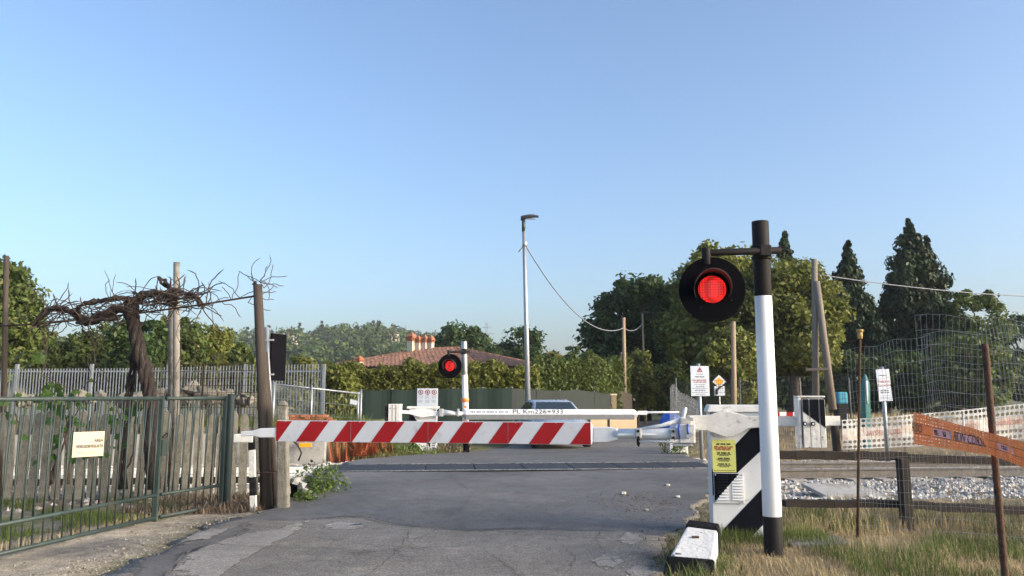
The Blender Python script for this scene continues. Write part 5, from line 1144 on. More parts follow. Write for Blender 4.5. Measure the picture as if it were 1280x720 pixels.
for pa, pb_, top, Y in ((738, 762, 522, 33.5), (762, 796, 518, 34.5)):
    a, b = at(pa, top, Y), at(pb_, top, Y + 1.2); mb = MB(); mb.hexa([(a.x, a.y, -.2), (b.x, b.y, -.2), (b.x, b.y + .25, -.2), (a.x, a.y + .25, -.2), (a.x, a.y, a.z), (b.x, b.y, a.z), (b.x, b.y + .25, a.z), (a.x, a.y + .25, a.z)]); mb.build('section', M['plaster'], o, bevel=.015)
def hedge(name, label, pts, thick, n, mt, leaf, rough=.18):
    """pts [(px,pytop,Y)] front line; foliage from ground to top"""
    g = thing(name, (at(pts[0][0], 500, pts[0][2]).x, pts[0][2], 0), label, 'hedge'); tops = [at(*p) for p in pts]
    cum = [0]
    for i in range(len(tops) - 1): cum.append(cum[-1] + (tops[i + 1].xy - tops[i].xy).length)
    s = NP.uniform(0, cum[-1], n); X = np.interp(s, cum, [t.x for t in tops]); Y = np.interp(s, cum, [t.y for t in tops]); Z = np.interp(s, cum, [t.z for t in tops])
    lump = .14 * np.sin(s * 2.1) + .10 * np.sin(s * 5.3 + 1) + .06 * np.sin(s * 11)
    face = NP.random(n) < .62
    d = np.where(face, NP.normal(0, rough, n) + .16 * np.sin(s * 3.3 + 7 * NP.random(n)) * .4, NP.uniform(0, thick, n))
    z = np.where(face, Z * NP.uniform(.25, 1, n), Z + NP.normal(0, rough * .7, n)) + lump * np.where(face, .4, 1)
    C = np.stack([X, Y + d, z], 1); V, Fq = leaf_cloud(C, np.full(n, .10), 6, leaf, .25); f = npmesh('foliage', V, Fq, mt, g); f['kind'] = 'stuff'
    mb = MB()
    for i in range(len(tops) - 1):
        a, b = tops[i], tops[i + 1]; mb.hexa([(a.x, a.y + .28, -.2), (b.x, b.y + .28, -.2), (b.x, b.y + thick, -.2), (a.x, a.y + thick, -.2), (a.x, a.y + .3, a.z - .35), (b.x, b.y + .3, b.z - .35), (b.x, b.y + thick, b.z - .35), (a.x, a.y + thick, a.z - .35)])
    mb.build('light_stop_core', LC, g)  # solid dark core added inside the foliage to stop light passing through
hedge('hedge', 'long clipped hedge glowing yellow green above the green fence', [(398, 464, 32.5), (470, 463, 32.5), (560, 461, 33), (672, 461, 33.5)], 2.2, 16000, LH, .062, .11)
hedge('hedge', 'taller dark hedge between the lamp post and the dark tree', [(668, 456, 34.5), (700, 451, 35.5), (740, 452, 37), (786, 458, 41)], 2.5, 11000, L3, .07, .17)

# ------------------------------------------------------------------ houses
def tiled_plane(a, b, c, d, name, parent, sp=.38, r=.115, rows=14):
    """quad a-b eaves, d-c ridge side: half-round tile columns running down the slope, stepped at each course"""
    a, b, c, d = map(Vector, (a, b, c, d)); mb = MB(); mb.face([a, b, c, d], 1); ue = (b - a); L = ue.length; ue.normalize(); nrm = (b - a).cross(d - a).normalized()
    if nrm.z < 0: nrm = -nrm
    dn = nrm.cross(ue); dn = dn if (d - a).dot(dn) > 0 else -dn       # up-slope direction
    poly = [((p - a).dot(ue), (p - a).dot(dn)) for p in (a, b, c, d)]
    k = 0
    x = sp / 2
    while x < L:
        ys = []
        for i in range(4):
            p, q = poly[i], poly[(i + 1) % 4]
            if (p[0] - x) * (q[0] - x) < 0: t = (x - p[0]) / (q[0] - p[0]); ys.append(p[1] + (q[1] - p[1]) * t)
        if len(ys) >= 2:
            y0, y1 = min(ys), max(ys); nr = max(1, int((y1 - y0) / .42))
            for j in range(nr):
                e0, e1 = y0 + (y1 - y0) * j / nr, y0 + (y1 - y0) * (j + 1) / nr; base = len(mb.v)
                for (yy, rr_) in ((e0 - .03, r * 1.12), (e1, r * .86)):
                    for q in range(5): t = math.pi * q / 4; mb.v.append(tuple(a + ue * (x + math.cos(t) * rr_) + dn * yy + nrm * (math.sin(t) * rr_ + .01)))
                for q in range(4): mb.f.append((base + q, base + q + 1, base + 6 + q, base + 5 + q)); mb.m.append(0); mb.s.append(True)
                mb.f.append(tuple(base + q for q in range(5))); mb.m.append(0); mb.s.append(False)
        x += sp
    o = mb.build(name, [M['tile'], M['tile_bed']], parent, recalc=False); o['kind'] = 'stuff'; return o
HY = 60.0; hc = at(548, 495, HY); hs_ = thing('house', (hc.x, HY, 0), 'low house with a broad tiled hip roof and tall chimneys behind the hedge', 'house')
ra = R(-32); hu = Vector((math.cos(ra), math.sin(ra), 0)); hv = Vector((-math.sin(ra), math.cos(ra), 0))
ez, rz_ = at(548, 461, HY).z, at(548, 436, HY).z
HP = lambda s, t, z: Vector((hc.x, HY, 0)) + hu * s + hv * t + ZU * z
hl, hw_, rl = 7.2, 5.6, 1.7
E = [HP(-hl, -hw_, ez), HP(hl, -hw_, ez), HP(hl, hw_, ez), HP(-hl, hw_, ez)]; Rg = [HP(-rl, 0, rz_), HP(rl, 0, rz_)]
tiled_plane(E[0], E[1], Rg[1], Rg[0], 'roof', hs_); tiled_plane(E[1], E[2], Rg[1] + hv * .01, Rg[1], 'roof', hs_); tiled_plane(E[3], E[0], Rg[0], Rg[0] + hv * .01, 'roof', hs_); tiled_plane(E[2], E[3], Rg[0], Rg[1], 'roof', hs_)
mb = MB(); mb.tube([E[0], Rg[0], Rg[1], E[1]], .13, 8); mb.tube([Rg[1], E[2]], .13, 8); mb.tube([Rg[0], E[3]], .13, 8); mb.build('ridge_tiles', M['terracotta'], hs_)
mb = MB(); mb.hexa([HP(-hl + .6, -hw_ + .6, -.2), HP(hl - .6, -hw_ + .6, -.2), HP(hl - .6, hw_ - .6, -.2), HP(-hl + .6, hw_ - .6, -.2), HP(-hl + .6, -hw_ + .6, ez - .02), HP(hl - .6, -hw_ + .6, ez - .02), HP(hl - .6, hw_ - .6, ez - .02), HP(-hl + .6, hw_ - .6, ez - .02)]); mb.build('wall', M['plaster'], hs_)
def chimney(px, pyt, w, Y, pyb):
    t = at(px, pyt, Y); b = at(px, pyb, Y); mz = t.z - (t.z - b.z) * .48; P = lambda s, q, z: Vector((t.x, Y, 0)) + hu * s * w + hv * q * w + ZU * z
    bx = lambda m_, s0, s1, q0, q1, z0, z1: m_.hexa([P(s0, q0, z0), P(s1, q0, z0), P(s1, q1, z0), P(s0, q1, z0), P(s0, q0, z1), P(s1, q0, z1), P(s1, q1, z1), P(s0, q1, z1)])
    mb = MB(); bx(mb, -.42, .42, -.42, .42, b.z - .6, mz); ch = mb.build('chimney', M['plaster_wht'], hs_)
    zt2 = t.z - (t.z - b.z) * .24
    mb = MB(); bx(mb, -.5, .5, -.5, .5, mz, mz + .08); bx(mb, -.5, .5, -.5, .5, zt2 - .1, zt2)
    for s in (-.45, -.15, .15, .45):
        for q in (-.45, .45): bx(mb, s - .06, s + .06, q - .06, q + .06, mz + .08, zt2 - .1)
    for q in (-.15, .15):
        for s in (-.45, .45): bx(mb, s - .06, s + .06, q - .06, q + .06, mz + .08, zt2 - .1)
    mb.build('chimney_lantern', M['terracotta'], ch)
    mb = MB(); mb.face([P(-.55, -.55, zt2), P(.55, -.55, zt2), P(.0, 0, t.z)]); mb.face([P(.55, -.55, zt2), P(.55, .55, zt2), P(0, 0, t.z)]); mb.face([P(.55, .55, zt2), P(-.55, .55, zt2), P(0, 0, t.z)]); mb.face([P(-.55, .55, zt2), P(-.55, -.55, zt2), P(0, 0, t.z)]); mb.build('chimney_cap', M['terracotta'], ch)
for px, pt_, w in ((515, 415, .60), (523.5, 419, .42), (531.5, 418, .40), (539, 418.5, .40)): chimney(px, pt_, w, HY + .3, 439)
chimney(449.5, 444, .45, HY - 3.5, 462)
# small sunlit house further back
h2 = thing('house', (at(687, 460, 115).x, 115, 0), 'small ochre house with a low gable beyond the dark hedge', 'house'); Yh = 115
x0, x1 = at(668, 455, Yh).x, at(708, 455, Yh).x; ze, zr2 = at(687, 449, Yh).z, at(687, 441.5, Yh).z
mb = MB(); mb.extrude([(x0, Yh, -.1), (x1, Yh, -.1), (x1, Yh, ze), ((x0 + x1) / 2, Yh, zr2), (x0, Yh, ze)], (0, 9, 0)); mb.build('wall', M['plaster'], h2)
for sgn_ in (-1, 1):
    xm = (x0 + x1) / 2; xe = x0 - .5 if sgn_ < 0 else x1 + .5; mb = MB(); mb.hexa([(xe, Yh - .5, ze - .1), (xm, Yh - .5, zr2 + .05), (xm, Yh + 9.5, zr2 + .05), (xe, Yh + 9.5, ze - .1), (xe, Yh - .5, ze + .15), (xm, Yh - .5, zr2 + .3), (xm, Yh + 9.5, zr2 + .3), (xe, Yh + 9.5, ze + .15)]); mb.build('roof', M['tile'], h2)
for px in (676.5, 687.5, 698):
    a = at(px - 1.3, 452.5, Yh - .02); mb = MB(); mb.box(a.x, a.x + .3, Yh - .03, Yh + .1, a.z - .35, a.z + .15); w_ = mb.build('window', M['window_dark'], h2); mb = MB(); mb.box(a.x - .06, a.x + .36, Yh - .06, Yh - .001, a.z - .42, a.z - .36); mb.build('sill', M['plaster_wht'], w_)

# ------------------------------------------------------------------ trees
T = []
def zrel(py, Y): return at(640, py, Y).z
def t_at(name, label, px, py_top, Y, wpx, mt, kind='round', **kw):
    X = at(px, 495, Y).x; H = zrel(py_top, Y) - 0.; r = wpx / 2 / 1009 * Y
    r *= kw.pop('rs', 1.0)
    prof = kw.pop('prof', None) or (round_prof(r) if kind == 'round' else cone_prof(r))
    return tree(name, label, 'tree', X, Y, gz(X, Y), H, prof, kw.pop('leaf', .16), mt, kw.pop('ncl', 150), kw.pop('clr', r * .2), kw.pop('nper', 90), **kw)
t_at('broadleaf_tree', 'huge dark broadleaf tree behind the two slim poles', 806, 334, 52, 138, L1, ncl=280, nper=110, clr=.75, leaf=.15, seed=1, trunk=.35, crown0=.1)
t_at('broadleaf_tree', 'tall yellow green tree filling the space behind the round signal', 902, 298, 46, 142, L2, ncl=300, nper=120, clr=.68, leaf=.135, seed=2, trunk=.35, crown0=.14)
t_at('broadleaf_tree', 'bright green tree right of the white signal pole', 996, 328, 44, 130, L2, ncl=290, nper=110, clr=.6, leaf=.13, seed=3, trunk=.3, crown0=.13)
t_at('broadleaf_tree', 'shorter dark tree filling the gap left of the signal pole', 856, 338, 51, 112, L1, ncl=220, nper=110, clr=.68, leaf=.14, seed=4, trunk=.3, crown0=.08)
t_at('broadleaf_tree', 'feathery light green sapling between the two slim poles', 796, 424, 43, 50, L2, ncl=90, nper=90, clr=.34, leaf=.085, seed=5, trunk=.1, crown0=.1, prof=cone_prof(1.25, .3, .6))
t_at('broadleaf_tree', 'feathery green sapling right of the far lamp post', 838, 440, 44, 56, L3, ncl=90, nper=90, clr=.36, leaf=.085, seed=55, trunk=.1, crown0=.1, prof=cone_prof(1.4, .3, .6))
t_at('broadleaf_tree', 'leafy bush like tree with bare lower twigs behind the sunlit pole', 912, 412, 40, 96, L2, ncl=120, nper=100, clr=.5, leaf=.11, seed=6, trunk=.16, crown0=.1)
t_at('cypress_tree', 'thin cypress tip poking above the bright tree by the grey pole', 990, 290, 62, 50, LC, 'cone', prof=cone_prof(1.9, .2, .62), ncl=200, nper=130, clr=.5, leaf=.15, seed=7, up=1, crown0=.04)
t_at('cypress_tree', 'dark pointed cypress right of the grey pole and its strut', 1070, 303, 56, 70, LC, 'cone', ncl=360, nper=130, clr=.48, leaf=.14, seed=8, up=1, crown0=.02, prof=cone_prof(2.9, .22, .85))
t_at('cypress_tree', 'largest dark conifer with a broad double crown at right', 1150, 276, 56, 90, LC, 'cone', ncl=460, nper=130, clr=.55, leaf=.14, seed=9, up=1, crown0=.02, prof=cone_prof(3.9, .25, .85))
t_at('cypress_tree', 'lower side crown leaning against the largest conifer', 1172, 297, 57, 50, LC, 'cone', ncl=190, nper=130, clr=.45, leaf=.14, seed=10, up=1, crown0=.02, prof=cone_prof(1.7, .3, .75))
t_at('oak_tree', 'spreading oak with sky showing through at the right edge', 1226, 358, 52, 96, L3, ncl=110, nper=95, clr=.55, leaf=.13, seed=11, trunk=.25, crown0=.12)
t_at('oak_tree', 'distant dark oak cut by the right edge of the picture', 1290, 385, 58, 110, L1, ncl=130, nper=95, clr=.7, leaf=.15, seed=12, trunk=.25, crown0=.08)
t_at('broadleaf_tree', 'round dark crown between the two cypresses', 1110, 376, 66, 84, L1, ncl=120, nper=95, clr=.7, leaf=.16, seed=13, trunk=.25, crown0=.06)
t_at('broadleaf_tree', 'dark crown showing between the grey pole and the pointed cypress', 1040, 346, 64, 84, L3, ncl=190, nper=95, clr=.7, leaf=.16, seed=14, trunk=.25, crown0=.06)
t_at('broadleaf_tree', 'low shrubby tree behind the tall wire mesh', 1215, 425, 44, 120, L3, ncl=110, nper=90, clr=.5, leaf=.12, seed=15, trunk=.15, crown0=.03)
for px, py, w, lb in ((940, 452, 90, 'dark undergrowth below the bright tree left of the signal pole'), (1000, 448, 80, 'dark undergrowth right of the signal pole'), (1060, 440, 90, 'dark thicket at the foot of the pointed cypress'), (1130, 440, 110, 'dark thicket at the foot of the largest conifer'), (850, 450, 80, 'dark undergrowth behind the crumpled mesh fence'), (1205, 452, 90, 'dark thicket behind the wire mesh at far right')):
    t_at('shrub', lb, px, py, 50, w, L1, ncl=90, nper=80, clr=.5, leaf=.14, seed=int(px), trunk=.1, crown0=.0, limbs=3, group='undergrowth at the foot of the trees')
# left trees
t_at('broadleaf_tree', 'bright green tree at the left edge of the picture', -4, 336, 34, 88, L3, ncl=150, nper=110, clr=.5, leaf=.11, seed=21, trunk=.2, crown0=.12)
for px, py, w, mt, lb, sd_ in ((70, 418, 84, L3, 'bushy tree right of the leftmost bright tree', 22), (118, 402, 90, L3, 'bushy tree behind the left arm of the vine', 23), (170, 406, 80, L1, 'dark bushy tree right behind the vine trunk', 24), (222, 400, 84, L3, 'bushy green tree behind the pale round post', 25), (262, 404, 76, L2, 'bright bushy tree left of the tall wooden post', 26), (300, 438, 46, L3, 'small bush low behind the rusty mesh', 27)):
    t_at('broadleaf_tree', lb, px, py, 36 + (sd_ % 3) * 2, w, mt, ncl=95, nper=100, clr=.42, leaf=.10, seed=sd_, trunk=.12, crown0=.05, limbs=5)
for px, py, w, mt, lb, sd_ in ((375, 470, 60, L2, 'low sunlit bush behind the light site fence', 31), (425, 478, 50, L2, 'weedy green bush at the end of the light site fence', 32)):
    t_at('shrub', lb, px, py, 27.5, w, mt, ncl=60, nper=90, clr=.3, leaf=.07, seed=sd_, trunk=.05, crown0=.0, limbs=3)
# middle distance
t_at('broadleaf_tree', 'spreading dark tree behind the house roof', 576, 405, 88, 90, L1, ncl=120, nper=95, clr=.95, leaf=.22, seed=41, trunk=.3, crown0=.25)
t_at('broadleaf_tree', 'open leafy tree behind the street lamp', 654, 403, 74, 62, L1, ncl=62, nper=80, clr=.75, leaf=.18, seed=42, trunk=.2, crown0=.2)
t_at('broadleaf_tree', 'lower dark tree between the roof and the street lamp', 622, 424, 80, 50, L1, ncl=60, nper=80, clr=.7, leaf=.18, seed=43, trunk=.2, crown0=.1)
t_at('cypress_tree', 'tiny slim cypress just right of the street lamp', 674, 415, 110, 9, LC, 'cone', ncl=60, nper=60, clr=.35, leaf=.2, seed=44, up=1, crown0=.02)
t_at('fir_tree', 'grey green fir with tiered branches left of the dark tree', 717, 404, 80, 44, L1, 'cone', ncl=110, nper=70, clr=.42, leaf=.16, seed=45, crown0=.05, flat=.45)
t_at('broadleaf_tree', 'dark bushy tree beside the fir', 742, 428, 70, 44, L1, ncl=70, nper=90, clr=.6, leaf=.16, seed=46, trunk=.15, crown0=.05)
NP = np.random.default_rng(77)
# wood on the hill: one mass of crowns
def far_wood(name, label, n, xr, yr, seed, mt, cond=None):
    rg = np.random.default_rng(seed); C = []; Rr = []
    Y = rg.uniform(yr[0], yr[1], n); px = rg.uniform(xr[0], xr[1], n); X = (px - 640) / 1009 * Y; z = ground_z(X, Y)
    global NP; NP = rg
    for i in range(n):
        k = rg.uniform(3.5, 7.5); tall = rg.random() < .08; m = 7
        for j in range(m):
            if tall: C.append((X[i] + rg.normal(0, .5), Y[i], z[i] + 1.5 * j + 1.5)); Rr.append(1.5 * (1 - j / 8))
            else: C.append((X[i] + rg.normal(0, k * .42), Y[i] + rg.normal(0, k * .42), z[i] + k * rg.uniform(.4, 1.25))); Rr.append(k * .36)
    V, Fq = leaf_cloud(np.array(C), np.array(Rr), 26, .75); o = npmesh(name, V, Fq, mt); tag(o, label, 'wood', kind='stuff')
far_wood('hillside_wood', 'dense wood covering the distant hill at left', 640, (-80, 600), (230, 520), 5, LF)
far_wood('hillside_wood', 'far low woods along the horizon in the middle', 150, (560, 860), (330, 520), 6, LF)
for px, py, Y, lb in ((362, 421, 400, 'tiny yellow villa high on the wooded hill'), (489, 419, 430, 'tiny pale villa near the right end of the hill'), (474, 441, 330, 'tiny white villa low on the wooded hill'), (301, 447, 200, 'tiny pale house behind the rusty mesh')):
    p = at(px, py, Y); h = thing('villa', (p.x, Y, p.z - 6), lb, 'house', 'villas on the hill'); w = 7 * Y / 420
    mb = MB(); mb.box(p.x - w / 2, p.x + w / 2, Y, Y + w, p.z - 8, p.z + .7); mb.build('wall', M['plaster_wht'], h)
    mb = MB(); q = [(p.x - w * .56, Y - .4), (p.x + w * .56, Y - .4), (p.x + w * .56, Y + w + .4), (p.x - w * .56, Y + w + .4)]; ap = (p.x, Y + w / 2, p.z + 2.2)
    for i in range(4): a, b = q[i], q[(i + 1) % 4]; mb.face([(a[0], a[1], p.z + .7), (b[0], b[1], p.z + .7), ap])
    mb.build('roof', M['tile'], h)
    for i in (-.25, .2): mb = MB(); mb.box(p.x + i * w - .4, p.x + i * w + .4, Y - .06, Y + .1, p.z - 1.6, p.z - .4); mb.build('window', M['window_dark'], h)
# electricity pylon
Yq = 330; pb_ = at(608, 455, Yq); ptop = at(608, 403, Yq); py_ = thing('electricity_pylon', (pb_.x, Yq, pb_.z - 4), 'distant lattice electricity pylon above the house roof', 'pylon')
mb = MB(); zb, ztp = pb_.z - 4, ptop.z
def leg(sx_, sy_, t): w = 2.6 * (1 - t) ** 1.4 + .35; return Vector((pb_.x + sx_ * w, Yq + sy_ * w, zb + (ztp - zb) * t))
for a in (-1, 1):
    for b in (-1, 1):
        for k in range(8): mb.bar(leg(a, b, k / 8), leg(a, b, (k + 1) / 8), .16, .16)
mb.build('legs', M['galv'], py_); mb = MB()
for k in range(8):
    for a in (-1, 1): mb.bar(leg(a, -1, k / 8), leg(-a, -1, (k + 1) / 8), .1, .1); mb.bar(leg(-1, a, k / 8), leg(1, a, (k + 1) / 8), .1, .1)
mb.build('bracing', M['galv'], py_)
for t, w in ((.62, 2.6), (.78, 2.8), (.9, 2.0)): z = zb + (ztp - zb) * t; mb = MB(); mb.bar((pb_.x - w, Yq, z), (pb_.x + w, Yq, z), .18, .22); mb.build('cross_arm', M['galv'], py_)

# ------------------------------------------------------------------ right side: fences, nets, stakes, block
# post-and-rail fence of tarred timber
Yr = 9.7; rf = thing('timber_rail_fence', at(1130, 655, Yr), 'low dark tarred timber rail fence between the grass and the track', 'fence')
px_ = at(1130, 600, Yr)
mb = MB(); mb.hexa([(px_.x - .055, Yr - .08, -.1), (px_.x + .055, Yr - .08, -.1), (px_.x + .055, Yr + .06, -.1), (px_.x - .055, Yr + .06, -.1), (px_.x - .065, Yr - .08, at(0, 573, Yr).z), (px_.x + .045, Yr - .08, at(0, 573, Yr).z), (px_.x + .045, Yr + .06, at(0, 573, Yr).z), (px_.x - .065, Yr + .06, at(0, 573, Yr).z)]); mb.build('post', M['sleeper_wood'], rf, bevel=.012)
for (pa, ya), (pb2, yb), w in (((958, 568), (1132, 570), .10), ((1132, 573), (1330, 578), .09), ((980, 629), (1132, 630), .085), ((1132, 631), (1340, 641), .09)):
    a, b = at(pa, ya, Yr + .15), at(pb2, yb, Yr + .12); m_ = MB(); n = 10
    pts = [a.lerp(b, i / n) + Vector((0, rv.uniform(-.01, .01), rv.uniform(-.008, .008))) for i in range(n + 1)]
    for i in range(n): m_.bar(pts[i], pts[i + 1], .13, w * rv.uniform(.9, 1.05))
    m_.build('rail', M['sleeper_wood'], rf, recalc=False)
p = at(1046, 567, 20.6); o = thing('wooden_stake', (p.x, p.y, 0), 'short stump of a wooden stake right of the counterweight', 'stake'); mb = MB(); mb.tube([(p.x + .02, p.y, -.05), at(1043, 530, 20.6)], [.11, .10], 10); mb.build('shaft', M['wood_old'], o)
p = at(1045, 527, 10.5); mb = MB(); mb.bar(at(1024, 526, 20.4), at(1049, 526, 20.4), .15, .24); mb.build('cross_piece', M['white_chip'], o, bevel=.01)
# tall wire netting in two runs, hung on rebar stakes
wa = thing('wire_mesh_fence', at(1062, 655, 9.1), 'wavy wire mesh fence hung from the yellow capped stake', 'fence')
a, b = at(1060, 438, 9.1), at(1160, 418, 8.6); c = at(1330, 402, 8.0)
mesh_panel((a.x, a.y, 0), (b.x, b.y, 0), .02, a.z, .02, b.z, 20, 17, .0018, M['wire'], wa, bend=.03, warp=.03); mesh_panel((b.x, b.y, 0), (c.x, c.y, 0), .02, b.z, .02, c.z, 26, 17, .0018, M['wire'], wa, bend=.04, warp=.05)
wb = thing('wire_mesh_fence', at(1150, 640, 10.4), 'taller wire mesh panel with wide upright wires behind the first mesh', 'fence')
a, b = at(1150, 394, 10.4), at(1330, 404, 10.0); mesh_panel((a.x, a.y, 0), (b.x, b.y, 0), .05, a.z, .05, b.z, 28, 13, .0021, M['wire'], wb, bend=.06, warp=.06)
st1 = at(1070, 655, 9.0); o = thing('rebar_stake', (st1.x, st1.y, 0), 'thin rusty stake with a yellow plastic cap', 'stake'); tp1 = at(1075, 418, 9.0); mb = MB(); mb.tube([(st1.x, st1.y, -.1), tp1], .016, 8); mb.build('rod', M['rust'], o)
mb = MB(); mb.tube([tp1 - ZU * .05, tp1 + ZU * .03], [.026, .03], 10); mb.tube([tp1 + ZU * .03, tp1 + ZU * .055], [.04, .036], 12); mb.build('cap', M['yellow_cap'], o)
bt = at(1258, 735, 6.55); tt_ = at(1231, 430, 6.75); o = thing('rebar_stake', (bt.x, bt.y, 0), 'leaning rusty iron bar carrying the orange tape at right', 'stake'); mb = MB(); mb.tube([Vector((bt.x, bt.y, -.1)).lerp(tt_, i / 40) for i in range(41)], [.026 + (.003 if i % 2 else 0) for i in range(41)], 10); mb.build('rod', M['rust'], o)
# orange perforated warning tape
tp = thing('warning_tape', at(1190, 540, 6.9), 'orange perforated warning tape strung across the leaning iron bar', 'warning tape')
YA, YB, YC = 7.6, 6.55, 5.9
def seg(pa, pb2, Ya, Yb, ta, tb, ba, bb, nu, txt):
    P00, P10, P01, P11 = at(pa, ba, Ya), at(pb2, bb, Yb), at(pa, ta, Ya), at(pb2, tb, Yb)
    def cond(u, v): return (0, True) if (v < .33 or v > .66) else (1, False)
    mb, pt = netting('t', P00, P10, P01, P11, nu, 9, (.30, .36), None, '', '', sag=.0, wave=.006, cond=cond)
    o = mb.build('band', [M['orange'], M['orange']], tp, recalc=False); return o, pt
o1, pt1 = seg(1142, 1240, YA, YB, 515, 542, 555, 569, 26, '')
o2_, pt2 = seg(1240, 1330, YB, YC, 542, 566, 569, 604, 24, '')
def on_band(pt, u0, u1, v0, v1, mt, nm, parent, lift=.004, skew=0.):
    m_ = MB(); n = 60; lift += .006
    for i in range(n):
        a, b = i / n, (i + 1) / n; f = lambda t, v: pt(u0 + (u1 - u0) * t + skew * (1 - (v - v0) / (v1 - v0)), v) - Vector((0, lift, 0))
        m_.face([f(a, v0), f(b, v0), f(b, v1), f(a, v1)], 0, True)
    return m_.build(nm, mt, parent, recalc=False)
def band_text(s, size, pt, u, v, parent, mt, du=.02, sq=.75, lift=.007):
    a, b = pt(u - du, v), pt(u + du, v); c, d = pt(u, v - .1), pt(u, v + .1); return text(s, size, mt, parent, pt(u, v) - Vector((0, lift, 0)), b - a, d - c, squeeze=sq)
for pt, par, us in ((pt1, o1, ((.0, .14), (.27, .45), (.56, .84))), (pt2, o2_, ((.12, .34), (.5, .75)))):
    on_band(pt, 0, 1, .34, .355, M['ink'], 'edge_line', par, .003); on_band(pt, 0, 1, .655, .67, M['ink'], 'edge_line', par, .003)
on_band(pt1, .24, .46, .37, .64, M['pink'], 'pink_print', o1, .004, .04); on_band(pt1, .56, .84, .37, .64, M['pink'], 'pink_print', o1, .004, .05); on_band(pt2, .06, .30, .37, .64, M['pink'], 'pink_print', o2_, .004, .04)
on_band(pt1, .46, .57, .37, .64, M['orange_pale'], 'faded_print', o1, .0035, .04)
on_band(pt1, .29, .435, .415, .59, M['ink'], 'brand_box', o1, .006, .01); on_band(pt2, .11, .27, .415, .59, M['ink'], 'brand_box', o2_, .006, .01)
band_text('TENAX', .05, pt1, .365, .5, o1, M['pink'], .05, .85, .020); band_text('TENAX', .05, pt2, .19, .5, o2_, M['pink'], .05, .85, .020)
band_text('RSO', .105, pt1, .045, .5, o1, M['ink'], .03, .72, .022); band_text('RI IN CORSO', .115, pt1, .735, .5, o1, M['ink'], .08, .60, .022); band_text('LAVORI', .09, pt2, .62, .5, o2_, M['ink'], .08, .7, .022)
# white and orange barrier net across the far side of the track
wn_ = thing('barrier_net', at(1150, 545, 20.5), 'long white perforated barrier net with faded orange lettering beyond the track', 'safety net')
def cnd(u, v): return (0, True) if (v > .68 or v < .30) else (1, False)
Pa, Pb = (1052, 562, 20.2), (1290, 548, 21.5)
mb, ptn = netting('n', at(*Pa), at(*Pb), at(1052, 525, 20.2), at(1290, 503, 21.5), 40, 6, (.74, .66), None, '', '', sag=.03, wave=.03, cond=cnd); nb2 = mb.build('net', [M['white_net'], M['orange_pale']], wn_, recalc=False)
for u in (.25, .62, .9): band_text('LAVORI IN CORSO', .17, ptn, u - .03, .5, nb2, M['orange_dk'], .03, .75, .05)
for px in (1060, 1130, 1205, 1282): p = at(px, 520, 20.7); mb = MB(); mb.tube([(p.x, 20.75, 0), (p.x, 20.75, 1.1)], .02, 8); mb.build('stake', M['galv'], wn_)
# red and white barrier board behind the cabinet
bb = thing('barrier_board', at(975, 520, 16), 'low red and white board just behind the signal pole', 'barrier board'); a, b = at(966, 515, 22), at(1000, 520, 22); mb = MB(); L_ = b.x - a.x
for k in range(4): mb = MB(); mb.box(a.x + L_ * k / 4, a.x + L_ * (k + 1) / 4 - .003, 22, 22.04, b.z, a.z); mb.build('board_section', M['red'] if k % 2 == 0 else M['white'], bb)
for q in (a.x + .1, b.x - .1): mb = MB(); mb.box(q - .03, q + .03, 22.05, 22.09, -.05, a.z); mb.build('leg', M['galv'], bb)
# dark far mesh fence behind the signal, crumpled pale net
fm = thing('wire_mesh_fence', at(1000, 520, 29), 'dark green wire mesh fence far behind the signal pole', 'fence')
a, b = at(842, 478, 32), at(1064, 468, 27); mesh_panel((a.x, a.y, 0), (b.x, b.y, 0), .0, a.z, .0, b.z, 84, 14, .006, M['wire_dark'], fm)
for px, Y in ((845, 32), (925, 30.2), (1000, 28.4), (1062, 27)): p = at(px, 474, Y); mb = MB(); mb.tube([(p.x, Y + .05, 0), (p.x, Y + .05, p.z + .05)], .03, 8); mb.build('post', M['wire_dark'], fm)
cn = thing('crumpled_net', at(848, 520, 27), 'pale crumpled net hanging beside the far road', 'safety net')
m_ = MB(); n = 44; pts = []
for i in range(n + 1):
    u = i / n; px = 838 + u * 40; top = np.interp(px, [838, 842, 850, 862, 878], [484, 480, 491, 496, 506]) + 1.5 * math.sin(i * 1.9); Y = 27 + u * 1.5 + .12 * math.sin(i * 2.2)
    pts.append((at(px, top, Y), at(px, 540, Y + .1 * math.sin(i * 1.3))))
for i in range(0, n): m_.bar(pts[i][0], pts[i][1], .012, .004); 
for j in range(9):
    for i in range(n): m_.bar(pts[i][0].lerp(pts[i][1], j / 8), pts[i + 1][0].lerp(pts[i + 1][1], j / 8), .008, .004)
o = m_.build('net', M['white_net'], cn, recalc=False); o['kind'] = 'stuff'
# small site things far right
q = at(1080, 505, 24); o = thing('folded_parasol', (q.x, 24, 0), 'turquoise folded plastic sheet standing upright behind the mesh', 'plastic sheet')
mb = MB(); mb.tube([(q.x, 24, 0), at(1080, 500, 24), at(1082, 480, 24), at(1081, 468, 24)], [.14, .17, .12, .03], 9, smooth=False); mb.build('sheet', M['teal'], o); mb = MB(); mb.tube([at(1084, 505, 23.85), at(1083, 476, 23.88)], .03, 6); mb.build('white_edge', M['white_clean'], o)
q = at(1054, 500, 30); o = thing('water_tank', (q.x, 30, 0), 'light blue plastic tank behind the mesh right of the grey pole', 'tank'); a, b = at(1047, 490, 30), at(1061, 505, 30); mb = MB(); mb.box(a.x, b.x, 30, 30.5, b.z, a.z); mb.build('body', M['cyan'], o, bevel=.06); mb = MB(); mb.box(a.x, b.x, 30.02, 30.48, .3, b.z - .01); mb.build('pallet', M['dark_iron'], o, bevel=.02)
